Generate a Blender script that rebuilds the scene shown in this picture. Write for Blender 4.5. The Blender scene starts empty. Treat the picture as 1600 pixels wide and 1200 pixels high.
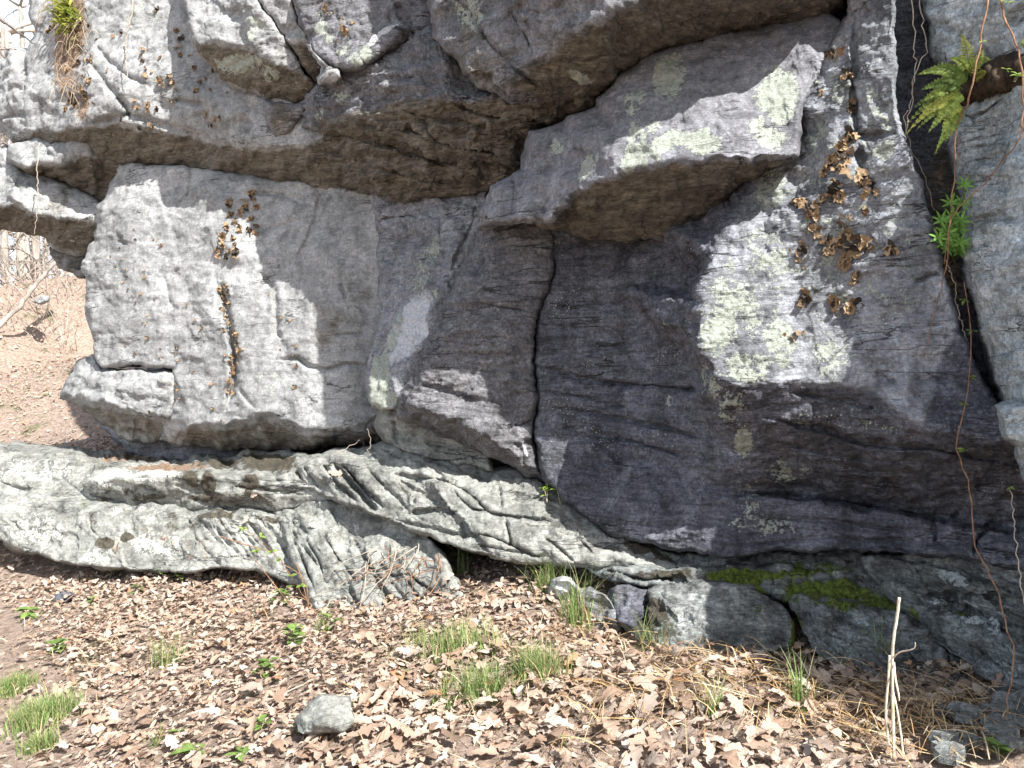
import bpy, bmesh, math, random
import numpy as np
from mathutils import Vector, Matrix
from mathutils.geometry import delaunay_2d_cdt

random.seed(7)
rng = np.random.default_rng(7)
SC = bpy.context.scene
COL = SC.collection

# ------------------------------------------------------------------ camera, sky, sun
F = 1330.0                      # focal length in photo pixels (photo 1600 x 1200)
cam_d = bpy.data.cameras.new("camera")
cam_d.sensor_fit = 'HORIZONTAL'
cam_d.sensor_width = 36.0
cam_d.lens = 36.0 * F / 1600.0
cam_d.clip_start = 0.05
cam_d.clip_end = 3000.0
cam = bpy.data.objects.new("camera", cam_d)
COL.objects.link(cam)
cam.location = (0, 0, 0)
cam.rotation_euler = (math.radians(90), 0, 0)
SC.camera = cam

SUN_AZ = math.radians(35.0)     # to the right of straight behind the camera
SUN_EL = math.radians(45.0)
sun_dir = Vector((math.cos(SUN_EL) * math.sin(SUN_AZ), -math.cos(SUN_EL) * math.cos(SUN_AZ), math.sin(SUN_EL)))
world = bpy.data.worlds.new("World")
SC.world = world
world.use_nodes = True
wn = world.node_tree
sky = wn.nodes.new('ShaderNodeTexSky')
sky.sky_type = 'NISHITA'
sky.sun_disc = False
sky.sun_elevation = SUN_EL
sky.sun_rotation = math.pi - SUN_AZ
sky.air_density = 1.2
sky.dust_density = 3.0
# thin white haze and cirrus low over the horizon
_tc = wn.nodes.new('ShaderNodeTexCoord'); _sx = wn.nodes.new('ShaderNodeSeparateXYZ'); _mr = wn.nodes.new('ShaderNodeMapRange'); _mx = wn.nodes.new('ShaderNodeMix')
_mr.interpolation_type = 'SMOOTHSTEP'; _mr.inputs[1].default_value = 0.8; _mr.inputs[2].default_value = 0.25; _mr.inputs[4].default_value = 0.85
_mx.data_type = 'RGBA'; _mx.inputs[7].default_value = (8.6, 9.6, 11.0, 1)
wn.links.new(_tc.outputs['Generated'], _sx.inputs[0]); wn.links.new(_sx.outputs[2], _mr.inputs[0]); wn.links.new(_mr.outputs[0], _mx.inputs[0])
wn.links.new(sky.outputs[0], _mx.inputs[6]); wn.links.new(_mx.outputs[2], wn.nodes['Background'].inputs[0])
wn.nodes['Background'].inputs[1].default_value = 0.072
sun_d = bpy.data.lights.new("sun", 'SUN')
sun_d.energy = 5.0
sun_d.angle = math.radians(0.5)
sun_d.color = (1.0, 0.97, 0.925)
sun = bpy.data.objects.new("sun", sun_d)
COL.objects.link(sun)
sun.location = (3, -4, 6)
sun.rotation_euler = sun_dir.to_track_quat('Z', 'Y').to_euler()
SC.view_settings.view_transform = 'Standard'
SC.view_settings.look = 'None'
SC.view_settings.exposure = 1.2
SC.view_settings.gamma = 1.0
SC.cycles.max_bounces = 4
SC.cycles.diffuse_bounces = 2
SC.cycles.transparent_max_bounces = 4

# ------------------------------------------------------------------ noise
def _h(ix, iy, iz, seed):
    h = (ix * 374761393 + iy * 668265263 + iz * 2147483647 + seed * 974634777) & 0xffffffff
    h = ((h ^ (h >> 13)) * 1274126177) & 0xffffffff
    return (h ^ (h >> 16)) & 0xffffffff
_G = rng.normal(size=(256, 3)); _G /= np.linalg.norm(_G, axis=1)[:, None]
def perlin(p, seed=0):
    p = np.asarray(p, dtype=np.float64)
    i = np.floor(p).astype(np.int64); f = p - i
    u = f * f * f * (f * (f * 6 - 15) + 10)
    r = 0
    for dx in (0, 1):
        wx = u[:, 0] if dx else 1 - u[:, 0]
        for dy in (0, 1):
            wy = u[:, 1] if dy else 1 - u[:, 1]
            for dz in (0, 1):
                wz = u[:, 2] if dz else 1 - u[:, 2]
                g = _G[_h(i[:, 0] + dx, i[:, 1] + dy, i[:, 2] + dz, seed) & 255]
                d = g[:, 0] * (f[:, 0] - dx) + g[:, 1] * (f[:, 1] - dy) + g[:, 2] * (f[:, 2] - dz)
                r = r + wx * wy * wz * d
    return r * 1.5
def fbm(p, octs=4, seed=0, gain=0.5, lac=2.03):
    a = 1.0; r = 0; n = 0
    for o in range(octs):
        r = r + a * perlin(p, seed + o * 17); n += a
        a *= gain; p = p * lac + 3.7
    return r / n
def ridged(p, octs=3, seed=0):
    a = 1.0; r = 0; n = 0
    for o in range(octs):
        r = r + a * (1 - 2 * np.abs(perlin(p, seed + o * 13))); n += a
        a *= 0.5; p = p * 2.1 + 1.3
    return r / n
def terrace(x, k=0.8):
    f = np.floor(x); t = x - f
    t = np.clip((t - k) / (1 - k), 0, 1)
    return f + t * t * (3 - 2 * t)

def facets(p, seed=0):
    """broken planes: each cell of space carries its own tilted flat offset"""
    p = np.asarray(p, dtype=np.float64); i = np.floor(p).astype(np.int64)
    best = np.full(len(p), 1e9); val = np.zeros(len(p))
    for dx in (-1, 0, 1):
        for dy in (-1, 0, 1):
            for dz in (-1, 0, 1):
                c = i + np.array([dx, dy, dz]); h = _h(c[:, 0], c[:, 1], c[:, 2], seed + 5)
                o = np.stack([(h & 1023), (h >> 10) & 1023, (h >> 20) & 1023], 1) / 1023.0
                v = p - (c + o); d = (v * v).sum(1); m = d < best
                best[m] = d[m]; g = _G[(h[m] >> 3) & 255]; val[m] = (v[m] * g).sum(1) * 0.8 + (o[m, 0] - .5) * .9
    return val

# ------------------------------------------------------------------ helpers
def ray(px, py, d):
    return ((px - 800.0) / F * d, d, (600.0 - py) / F * d)
def rays(P, d):
    return np.stack([(P[:, 0] - 800.0) / F * d, d, (600.0 - P[:, 1]) / F * d], axis=1)
def wig(P, amp=1.0):
    """the wander of natural edges: the same for both sides of a joint"""
    q = np.column_stack([P, np.zeros(len(P))])
    dx = fbm(q / 46.0, 4, 101, 0.62); dy = fbm(q / 46.0, 4, 202, 0.62)
    return P + amp * 11.0 * np.column_stack([dx, dy])
def tag(o, label=None, cat=None, group=None, kind=None):
    if label: o['label'] = label
    if cat: o['category'] = cat
    if group: o['group'] = group
    if kind: o['kind'] = kind
    return o
def link(o, parent=None):
    COL.objects.link(o)
    if parent is not None: o.parent = parent
    return o
def mesh_obj(name, V, Fc, mat, parent=None, smooth=True, origin=None):
    """numpy verts / list of faces -> ONE mesh object with its origin at its base"""
    V = np.asarray(V, dtype=np.float64)
    if origin is None:
        origin = np.array([V[:, 0].mean(), V[:, 1].mean(), V[:, 2].min()]) if parent is None else np.zeros(3)
    me = bpy.data.meshes.new(name)
    me.from_pydata((V - origin).tolist(), [], Fc if isinstance(Fc, list) else Fc.tolist())
    me.polygons.foreach_set('use_smooth', [smooth] * len(me.polygons))
    for m in (mat if isinstance(mat, (list, tuple)) else [mat]): me.materials.append(m)
    o = bpy.data.objects.new(name, me)
    o.location = origin
    return link(o, parent)
def seg_dist(P, L):
    """distance of points to a polyline, and the running parameter 0..1"""
    L = np.asarray(L, dtype=float)
    best = np.full(len(P), 1e9); tt = np.zeros(len(P))
    n = len(L) - 1
    for k in range(n):
        a, b = L[k], L[k + 1]; ab = b - a
        t = np.clip(((P - a) @ ab) / max(ab @ ab, 1e-9), 0, 1)
        d = np.linalg.norm(P - (a + t[:, None] * ab), axis=1)
        m = d < best
        best[m] = d[m]; tt[m] = (k + t[m]) / n
    return best, tt
def in_poly(P, L):
    L = np.asarray(L, dtype=float); x, y = P[:, 0], P[:, 1]
    c = np.zeros(len(P), bool); j = len(L) - 1
    for i in range(len(L)):
        xi, yi = L[i]; xj, yj = L[j]
        hit = ((yi > y) != (yj > y)) & (x < (xj - xi) * (y - yi) / (yj - yi + 1e-12) + xi)
        c ^= hit; j = i
    return c
def resample(L, step, closed=True):
    L = np.asarray(L, dtype=float); out = []
    n = len(L); m = n if closed else n - 1
    for k in range(m):
        a, b = L[k], L[(k + 1) % n]
        s = max(1, int(round(np.linalg.norm(b - a) / step)))
        for t in range(s): out.append(a + (b - a) * t / s)
    if not closed: out.append(L[-1])
    return np.array(out)

# ------------------------------------------------------------------ material helpers
class NT:
    def __init__(s, name):
        s.m = bpy.data.materials.new(name); s.m.use_nodes = True
        s.t = s.m.node_tree; s.n = s.t.nodes; s.b = s.n['Principled BSDF']
        s.b.inputs['Specular IOR Level'].default_value = 0.25
        s.b.inputs['Roughness'].default_value = 0.85
    def link(s, a, b): s.t.links.new(a, b)
    def setv(s, sock, v):
        if isinstance(v, bpy.types.NodeSocket): s.link(v, sock)
        elif isinstance(v, (tuple, list)) and len(v) == 3 and sock.type == 'RGBA': sock.default_value = (*v, 1)
        else: sock.default_value = v
    def node(s, t, **k):
        x = s.n.new(t)
        for a, v in k.items(): setattr(x, a, v)
        return x
    def coord(s, out='Object'):
        return s.node('ShaderNodeTexCoord').outputs[out]
    def mapping(s, v, rot=(0, 0, 0), scale=(1, 1, 1), loc=(0, 0, 0)):
        x = s.node('ShaderNodeMapping'); s.link(v, x.inputs[0])
        x.inputs['Rotation'].default_value = rot; x.inputs['Scale'].default_value = scale; x.inputs['Location'].default_value = loc
        return x.outputs[0]
    def noise(s, v, scale, detail=5, rough=0.6, dist=0.0, out=0):
        x = s.node('ShaderNodeTexNoise'); s.link(v, x.inputs['Vector'])
        x.inputs['Scale'].default_value = scale; x.inputs['Detail'].default_value = detail
        x.inputs['Roughness'].default_value = rough; x.inputs['Distortion'].default_value = dist
        return x.outputs[out]
    def voro(s, v, scale, feature='F1', out='Distance', rand=1.0):
        x = s.node('ShaderNodeTexVoronoi', feature=feature); s.link(v, x.inputs['Vector'])
        x.inputs['Scale'].default_value = scale; x.inputs['Randomness'].default_value = rand
        return x.outputs[out]
    def math(s, op, a, b=0.0, c=0.0, clamp=False):
        x = s.node('ShaderNodeMath', operation=op, use_clamp=clamp)
        s.setv(x.inputs[0], a); s.setv(x.inputs[1], b)
        if op == 'MULTIPLY_ADD': s.setv(x.inputs[2], c)
        return x.outputs[0]
    def ramp(s, v, lo, hi, a=0.0, b=1.0, smooth=True):
        x = s.node('ShaderNodeMapRange', interpolation_type='SMOOTHSTEP' if smooth else 'LINEAR')
        s.setv(x.inputs[0], v)
        for i, q in zip((1, 2, 3, 4), (lo, hi, a, b)): s.setv(x.inputs[i], q)
        return x.outputs[0]
    def mix(s, f, a, b, mode='MIX'):
        x = s.node('ShaderNodeMix', data_type='RGBA', blend_type=mode)
        s.setv(x.inputs['Factor'], f); s.setv(x.inputs[6], a); s.setv(x.inputs[7], b)
        return x.outputs[2]
    def attr(s, name, out='Color'):
        x = s.node('ShaderNodeAttribute', attribute_name=name); return x.outputs[out]
    def sep(s, v):
        x = s.node('ShaderNodeSeparateColor'); s.link(v, x.inputs[0]); return x.outputs
    def bump(s, h, strength=0.5, dist=0.01, normal=None):
        x = s.node('ShaderNodeBump'); s.link(h, x.inputs['Height'])
        x.inputs['Strength'].default_value = strength; x.inputs['Distance'].default_value = dist
        if normal is not None: s.link(normal, x.inputs['Normal'])
        return x.outputs[0]

def rock_material(name, c1, c2, c3, strata=(0, 0, 0), streak=0.35, speck=0.3, lichen=(0.37, 0.40, 0.345), spots=0.0, grain=0.5, bumpk=1.0, tone=None, mottle=1.0):
    t = NT(name)
    P = t.coord()
    big = t.noise(P, 1.7, 6, 0.62, 0.4)
    mid = t.noise(P, 9.0, 7, 0.68, 0.3)
    fine = t.noise(P, 70.0, 5, 0.72)
    vfine = t.noise(P, 230.0, 3, 0.7)
    S = t.mapping(P, strata, (1.0, 1.0, 7.5))
    st = t.noise(S, 5.0, 6, 0.66, 0.6)
    st2 = t.noise(S, 22.0, 5, 0.6, 0.3)
    col = t.mix(t.ramp(big, 0.38, 0.62), c1, c2)
    col = t.mix(t.ramp(mid, 0.46, 0.66), col, c3)
    k = t.ramp(st, 0.3, 0.7, 1.0 - streak, 1.0 + streak * 0.7, False)
    col = t.mix(1.0, col, k, 'MULTIPLY')
    k = t.ramp(st2, 0.3, 0.7, 1.0 - streak * 0.6, 1.0 + streak * 0.45, False)
    col = t.mix(1.0, col, k, 'MULTIPLY')
    k = t.ramp(fine, 0.28, 0.72, 1.0 - grain, 1.0 + grain, False)
    col = t.mix(1.0, col, k, 'MULTIPLY')
    k = t.ramp(vfine, 0.28, 0.72, 1.0 - grain * 0.8, 1.0 + grain * 0.8, False)
    col = t.mix(1.0, col, k, 'MULTIPLY')
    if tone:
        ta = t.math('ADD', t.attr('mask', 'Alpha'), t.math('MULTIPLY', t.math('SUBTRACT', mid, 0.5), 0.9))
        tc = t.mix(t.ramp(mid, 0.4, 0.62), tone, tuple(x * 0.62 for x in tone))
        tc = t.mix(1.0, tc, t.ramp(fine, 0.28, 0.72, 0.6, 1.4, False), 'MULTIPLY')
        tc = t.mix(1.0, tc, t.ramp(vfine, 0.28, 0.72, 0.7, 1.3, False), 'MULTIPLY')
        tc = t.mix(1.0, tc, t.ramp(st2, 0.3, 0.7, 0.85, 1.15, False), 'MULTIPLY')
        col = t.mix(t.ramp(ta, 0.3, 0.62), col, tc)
    mott = t.noise(P, 27.0, 7, 0.72, 0.5)
    col = t.mix(1.0, col, t.ramp(mott, 0.36, 0.62, 1 - .34 * mottle, 1 + .2 * mottle, False), 'MULTIPLY')
    # dark water streaks and hairline fractures
    wst = t.noise(t.mapping(P, scale=(1, 1, .16)), 6.5, 5, 0.6, 0.3)
    col = t.mix(1.0, col, t.ramp(wst, 0.42, 0.68, 1.12, 1.0 - 1.1 * streak, False), 'MULTIPLY')
    stn = t.noise(P, 4.2, 8, 0.72, 0.8)
    col = t.mix(t.ramp(stn, 0.55, 0.66, 0.0, 0.5), col, t.mix(1.0, col, (0.42, 0.41, 0.38), 'MULTIPLY'))
    Pw_ = t.node('ShaderNodeVectorMath', operation='MULTIPLY_ADD'); t.link(t.noise(S, 3.0, 4, 0.6, 0.0, out=1), Pw_.inputs[0]); Pw_.inputs[1].default_value = (.55, .55, .55); t.link(S, Pw_.inputs[2])
    ce = t.voro(Pw_.outputs[0], 1.5, 'DISTANCE_TO_EDGE')
    cm = t.ramp(t.noise(P, 2.6, 3, .6), .47, .6)
    ck = t.math('MULTIPLY', t.ramp(ce, 0.004, 0.022, 1.0, 0.0), cm)
    ce2 = t.voro(Pw_.outputs[0], 4.3, 'DISTANCE_TO_EDGE')
    ck = t.math('MAXIMUM', ck, t.math('MULTIPLY', t.ramp(ce2, 0.004, 0.03, .8, 0.0), t.ramp(t.noise(P, 3.4, 3, .6), .55, .66)))
    col = t.mix(t.math('MULTIPLY', ck, 0.8), col, (0.022, 0.02, 0.019))
    # attributes painted on the stone
    a1 = t.sep(t.attr('mask'))          # lichen crust / dark crust / brown stain
    a2 = t.sep(t.attr('mask2'))         # moss / pale vein / litter dirt
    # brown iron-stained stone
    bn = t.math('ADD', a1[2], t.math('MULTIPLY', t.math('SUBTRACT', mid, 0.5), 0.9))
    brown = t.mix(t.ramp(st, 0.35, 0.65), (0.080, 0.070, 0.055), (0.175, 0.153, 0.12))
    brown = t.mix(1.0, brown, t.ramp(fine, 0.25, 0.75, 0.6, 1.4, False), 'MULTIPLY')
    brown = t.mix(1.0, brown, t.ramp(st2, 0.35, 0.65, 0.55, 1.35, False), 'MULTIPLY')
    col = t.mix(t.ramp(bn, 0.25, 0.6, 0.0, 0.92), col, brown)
    # pale quartz
    pn = t.math('ADD', a2[1], t.math('MULTIPLY', t.math('SUBTRACT', mid, 0.5), 0.8))
    pale = t.mix(t.ramp(fine, 0.35, 0.6), (0.36, 0.38, 0.42), (0.62, 0.63, 0.64))
    col = t.mix(t.ramp(pn, 0.38, 0.55, 0.0, 0.85), col, pale)
    # pale specks of young lichen
    v = t.voro(P, 62.0)
    dens = t.noise(P, 5.0, 4, 0.6)
    sp = t.math('MULTIPLY', t.ramp(v, 0.16, 0.24, 1.0, 0.0), t.ramp(dens, 0.5, 0.68))
    v2 = t.voro(P, 23.0)
    sp2 = t.math('MULTIPLY', t.ramp(t.math('ADD', v2, t.math('MULTIPLY', fine, 0.25)), 0.27, 0.33, 1.0, 0.0), t.ramp(t.noise(P, 3.1, 4, 0.6), 0.56, 0.66))
    sp = t.math('MAXIMUM', t.math('MULTIPLY', sp, speck), t.math('MULTIPLY', sp2, spots))
    col = t.mix(sp, col, (0.6, 0.62, 0.58))
    # crusts of lichen
    ln = t.math('ADD', a1[0], t.math('ADD', t.math('MULTIPLY', t.math('SUBTRACT', t.noise(P, 13.0, 6, 0.65, 0.6), 0.5), 1.0), t.math('MULTIPLY', t.math('SUBTRACT', mott, 0.5), 0.9)))
    ln = t.math('ADD', ln, t.math('MULTIPLY', t.math('SUBTRACT', fine, 0.5), 0.95))
    lf = t.ramp(ln, 0.495, 0.535)
    lcol = t.mix(t.ramp(fine, 0.35, 0.62), tuple(x * 0.66 for x in lichen), lichen)
    lcol = t.mix(1.0, lcol, t.ramp(vfine, 0.3, 0.7, 0.75, 1.2, False), 'MULTIPLY')
    col = t.mix(t.math('MULTIPLY', lf, 0.93), col, lcol)
    # black and moss crusts, dirt
    dn = t.math('ADD', a1[1], t.math('MULTIPLY', t.math('SUBTRACT', t.noise(P, 16.0, 6, 0.65, 0.3), 0.5), 1.3))
    dn = t.math('ADD', dn, t.math('MULTIPLY', t.math('SUBTRACT', fine, 0.5), 0.5))
    df = t.ramp(dn, 0.46, 0.6)
    dcol = t.mix(t.ramp(fine, 0.3, 0.7), (0.028, 0.024, 0.018), (0.085, 0.07, 0.045))
    col = t.mix(t.math('MULTIPLY', df, 0.9), col, dcol)
    mn = t.math('ADD', a2[0], t.math('MULTIPLY', t.math('SUBTRACT', t.noise(P, 12.0, 6, 0.65, 0.3), 0.5), 1.2))
    mf = t.ramp(mn, 0.42, 0.6)
    mcol = t.mix(t.ramp(fine, 0.3, 0.66), (0.022, 0.032, 0.008), (0.16, 0.21, 0.035))
    col = t.mix(mf, col, mcol)
    tn = t.math('ADD', a2[2], t.math('MULTIPLY', t.math('SUBTRACT', t.noise(P, 20.0, 6, 0.65, 0.3), 0.5), 1.2))
    col = t.mix(t.ramp(tn, 0.42, 0.6), col, t.mix(t.ramp(fine, 0.35, 0.65), (0.08, 0.055, 0.035), (0.36, 0.26, 0.19)))
    t.link(col, t.b.inputs['Base Color'])
    h = t.math('ADD', t.math('MULTIPLY', fine, 0.55), t.math('MULTIPLY', vfine, 0.3))
    h = t.math('ADD', h, t.math('MULTIPLY', st2, 0.55))
    h = t.math('ADD', h, t.math('MULTIPLY', lf, 0.22))
    h = t.math('ADD', h, t.math('MULTIPLY', t.math('MAXIMUM', mf, df), t.math('ADD', 0.3, fine)))
    h = t.math('SUBTRACT', h, t.math('MULTIPLY', ck, 1.1))
    n1 = t.bump(h, 0.75 * bumpk, 0.014)
    t.link(n1, t.b.inputs['Normal'])
    return t.m

# ------------------------------------------------------------------ rocks
STEP = 2.6
def build_rock(name, label, cat, mat, outline, creases=(), pts=(), cracks=(), paint=(), thick=0.7,
               edge=(15, 0.07), smooth=2, big=0.014, mid=0.006, strat=0.005, fine=0.0024, sdir=(0.1, 0.1, 1.0), sfreq=3.0,
               terr=0.7, fac=1.0, group=None, seed=0, step=None, wamp=1.0, terr_k=4.0, parent=None):
    step = step or STEP
    O = np.array(outline, dtype=float)
    allp = [tuple(p) for p in O]
    edges = [(i, (i + 1) % len(O)) for i in range(len(O))]
    for c in creases:
        ids = []
        for p in c:
            p = tuple(float(v) for v in p)
            hit = next((i for i, q in enumerate(allp) if abs(q[0] - p[0]) < .5 and abs(q[1] - p[1]) < .5), None)
            if hit is None: allp.append(p); hit = len(allp) - 1
            ids.append(hit)
        edges += list(zip(ids[:-1], ids[1:]))
    allp += [tuple(float(v) for v in p) for p in pts]
    A = np.array(allp)
    r = delaunay_2d_cdt([Vector((x, y)) for x, y in A[:, :2]], edges, [], 1, 1e-3)
    cv = np.array([list(v) for v in r[0]])
    cd = np.zeros(len(cv))
    for i, orig in enumerate(r[3]):
        if orig: cd[i] = A[orig[0], 2]
        else: cd[i] = A[np.argmin(((A[:, :2] - cv[i]) ** 2).sum(1)), 2]
    tris = np.array([f for f in r[2] if len(f) == 3])
    # dense points
    ol = resample(O[:, :2], step)
    x0, y0 = ol.min(0); x1, y1 = ol.max(0)
    vis = lambda P: (P[:, 0] > -60) & (P[:, 0] < 1660) & (P[:, 1] > -60) & (P[:, 1] < 1260)
    gx, gy = np.meshgrid(np.arange(x0, x1, step), np.arange(y0, y1, step * 0.87))
    gx = gx + (np.arange(gx.shape[0]) % 2)[:, None] * step * 0.5
    G = np.column_stack([gx.ravel(), gy.ravel()])
    co = np.column_stack([(np.floor(G[:, 0] / step)).astype(int) % 5 == 0, (np.floor(G[:, 1] / (step * .87))).astype(int) % 5 == 0]).all(1)
    G = G[vis(G) | co]
    G = G[in_poly(G, O[:, :2])]
    G = G + rng.normal(size=G.shape) * step * 0.10
    do, _ = seg_dist(G, np.vstack([O[:, :2], O[:1, :2]]))
    G = G[do > step * 0.55]; do = do[do > step * 0.55]
    k = len(ol)
    Pd = np.vstack([ol, G])
    dist = np.concatenate([np.zeros(k), do])
    r2 = delaunay_2d_cdt([Vector((x, y)) for x, y in Pd], [(i, (i + 1) % k) for i in range(k)], [], 1, 1e-4)
    nv = len(r2[0])
    omap = np.array([o[0] if o else -1 for o in r2[3]])
    P2 = np.array([list(v) for v in r2[0]])
    D = np.where(omap >= 0, dist[np.maximum(omap, 0)], 0)
    T = np.array([f for f in r2[2] if len(f) == 3])
    # coarse inverse depth, creases wander a little
    Q = P2 - (wig(P2, wamp) - P2) * 0.8
    best = np.full(nv, -1e9); W = np.zeros(nv)
    for a, b, c in tris:
        pa, pb, pc = cv[a], cv[b], cv[c]
        den = (pb[1] - pc[1]) * (pa[0] - pc[0]) + (pc[0] - pb[0]) * (pa[1] - pc[1])
        if abs(den) < 1e-6: continue
        u = ((pb[1] - pc[1]) * (Q[:, 0] - pc[0]) + (pc[0] - pb[0]) * (Q[:, 1] - pc[1])) / den
        v = ((pc[1] - pa[1]) * (Q[:, 0] - pc[0]) + (pa[0] - pc[0]) * (Q[:, 1] - pc[1])) / den
        w = 1 - u - v
        m = np.minimum(np.minimum(u, v), w)
        s = m > best
        if s.any():
            uc, vc, wc = np.clip(u, 0, 1), np.clip(v, 0, 1), np.clip(w, 0, 1); ss = uc + vc + wc
            val = (uc / cd[a] + vc / cd[b] + wc / cd[c]) / ss
            W[s] = val[s]; best[s] = m[s]
    E = np.unique(np.sort(np.vstack([T[:, [0, 1]], T[:, [1, 2]], T[:, [2, 0]]]), axis=1), axis=0)
    deg = np.bincount(E.ravel(), minlength=nv).astype(float)
    for _ in range(smooth):
        acc = np.bincount(E[:, 0], W[E[:, 1]], nv) + np.bincount(E[:, 1], W[E[:, 0]], nv)
        W = 0.4 * W + 0.6 * acc / np.maximum(deg, 1)
    d = 1.0 / W
    # rounded rim
    er, em = edge
    ervar = er * (0.75 + 0.7 * np.clip(0.5 + perlin(np.column_stack([P2 / 60.0, np.full(nv, seed * 1.7)]), 5), 0, 1))
    t = 1 - np.clip(D / ervar, 0, 1)
    d = d + em * (1 - np.sqrt(np.maximum(0, 1 - t * t)))
    for L, wpx, dep in cracks:
        L = np.asarray(L, float)
        dd, tt = seg_dist(wig(P2, 0.7), L)
        taper = np.clip(np.minimum(tt, 1 - tt) * 7, 0.25, 1)
        d = d + dep * taper * np.exp(-(dd / (wpx * taper)) ** 2)
    Pw = wig(P2, wamp)
    V = rays(Pw, d)
    def vnorm(V):
        n = np.cross(V[T[:, 1]] - V[T[:, 0]], V[T[:, 2]] - V[T[:, 0]])
        N = np.zeros_like(V)
        for i in range(3):
            for ax in range(3): N[:, ax] += np.bincount(T[:, i], n[:, ax], nv)
        N /= np.linalg.norm(N, axis=1)[:, None] + 1e-12
        s = np.sign((N * -V).sum(1)); s[s == 0] = 1
        return N * s[:, None]
    N = vnorm(V)
    for _ in range(5):
        for ax in range(3):
            acc = np.bincount(E[:, 0], N[E[:, 1], ax], nv) + np.bincount(E[:, 1], N[E[:, 0], ax], nv)
            N[:, ax] = 0.4 * N[:, ax] + 0.6 * acc / np.maximum(deg, 1)
    N /= np.linalg.norm(N, axis=1)[:, None] + 1e-12
    sd = np.array(sdir, float); sd /= np.linalg.norm(sd)
    sN = V @ sd
    so = seed * 11.3
    warp = fbm(V * 1.4 + so, 3, 9)
    qs = (V - np.outer(sN, sd)) * sfreq * 0.9 + np.outer(sN * sfreq * 4.5 + warp * 1.2, sd)
    disp = big * 1.3 * fbm(V * 2.3 + so, 3, 1)
    disp += mid * 1.4 * ridged(V * 7.5 + so, 3, 2)
    if strat:
        disp += strat * (terrace(fbm(qs + so, 4, 3, 0.55) * terr_k, terr))
    f1 = fbm(V * 45.0 + so, 3, 4, 0.65)
    if fac:
        wv = V + 0.05 * np.column_stack([perlin(V * 5 + 9 * a, 40 + a) for a in range(3)])
        wN = wv @ sd; flat = wv - np.outer(wN, sd)
        disp += fac * 0.020 * facets(flat * 2.2 + np.outer(wN * 6.0, sd) + so, 1)
        disp += fac * 0.009 * facets(flat * 6.0 + np.outer(wN * 15.0, sd) + so, 2)
        disp += fac * 0.0035 * facets(flat * 18.0 + np.outer(wN * 40.0, sd) + so, 3)
    disp += fine * 2.0 * f1 + fine * 1.2 * fbm(qs * 9.0, 2, 6)
    rimk = np.clip(D / 10.0, 0.35, 1)
    V = V + N * (disp * rimk)[:, None]
    # paint
    M1 = np.zeros((nv, 4)); M2 = np.zeros((nv, 4)); M1[:, 3] = 0; M2[:, 3] = 1
    ch = dict(tone=(M1, 3), lichen=(M1, 0), dark=(M1, 1), brown=(M1, 2), moss=(M2, 0), pale=(M2, 1), dirt=(M2, 2))
    for p in paint:
        kind = p[0]; arr, ci = ch[kind]
        if kind in ch and len(p) == 2 and not isinstance(p[1], (list, tuple)):
            arr[:, ci] = np.maximum(arr[:, ci], p[1]); continue
        if isinstance(p[1], (list, tuple)):       # polygon: ('brown', [(x,y)..], strength, feather)
            L = p[1]; st_ = p[2]; fe = p[3] if len(p) > 3 else 12
            ins = in_poly(P2, L); dd, _ = seg_dist(P2, list(L) + [L[0]])
            v = st_ * np.clip(0.5 + np.where(ins, dd, -dd) / (2 * fe), 0, 1)
        elif len(p) >= 5:                          # ellipse: (kind, x, y, rx, ry, strength, angle)
            x, y, rx, ry = p[1:5]; st_ = p[5] if len(p) > 5 else 0.8; an = math.radians(p[6]) if len(p) > 6 else 0
            dx, dy = P2[:, 0] - x, P2[:, 1] - y
            u = dx * math.cos(an) + dy * math.sin(an); w_ = -dx * math.sin(an) + dy * math.cos(an)
            v = st_ * np.clip(1.6 - 1.0 * np.sqrt((u / rx) ** 2 + (w_ / ry) ** 2), 0, 1)
        arr[:, ci] = np.maximum(arr[:, ci], v)
    # closed solid: rim pushed back into the hill
    inv = np.full(len(Pd), -1); inv[omap[omap >= 0]] = np.nonzero(omap >= 0)[0]
    rim = inv[np.arange(k)]; rim = rim[rim >= 0]
    nr = len(rim); rings = []
    cen = V[rim].mean(0)
    base = V[rim]
    u = base / np.linalg.norm(base, axis=1)[:, None]
    allV = [V]; Fq = []
    prev = list(rim); off = nv
    for j, fr in enumerate((0.12, 0.4, 1.0)):
        B = base + u * (thick * fr)
        if j == 2: B = B + (cen + np.array([0, thick, 0]) - B) * 0.12
        B = B + 0.03 * np.column_stack([perlin(B * 6 + 5 * a, 30 + a) for a in range(3)])
        allV.append(B); cur = list(range(off, off + nr)); off += nr
        for i in range(nr):
            q = (i + 1) % nr
            Fq.append((prev[i], prev[q], cur[q], cur[i]))
        prev = cur
    cap = len(np.vstack(allV)); bc = allV[-1].mean(0)
    allV.append(bc[None]); 
    for i in range(nr): Fq.append((prev[i], prev[(i + 1) % nr], cap))
    VV = np.vstack(allV)
    # orient the front towards the camera
    a, b, c = V[T[:, 0]], V[T[:, 1]], V[T[:, 2]]
    flip = (np.cross(b - a, c - a) * a).sum(1).mean() > 0
    Tl = T[:, ::-1].tolist() if flip else T.tolist()
    o = mesh_obj(name, VV, Tl + Fq, mat, parent)
    bm = bmesh.new(); bm.from_mesh(o.data); bmesh.ops.recalc_face_normals(bm, faces=bm.faces); bm.to_mesh(o.data); bm.free()
    for nm, M in (('mask', M1), ('mask2', M2)):
        at = o.data.attributes.new(nm, 'FLOAT_COLOR', 'POINT')
        full = np.zeros((len(VV), 4)); full[:nv] = M; full[nv:nv + 3 * nr] = np.tile(M[rim], (3, 1))
        at.data.foreach_set('color', full.ravel())
    if parent is None: tag(o, label, cat, group)
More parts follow.
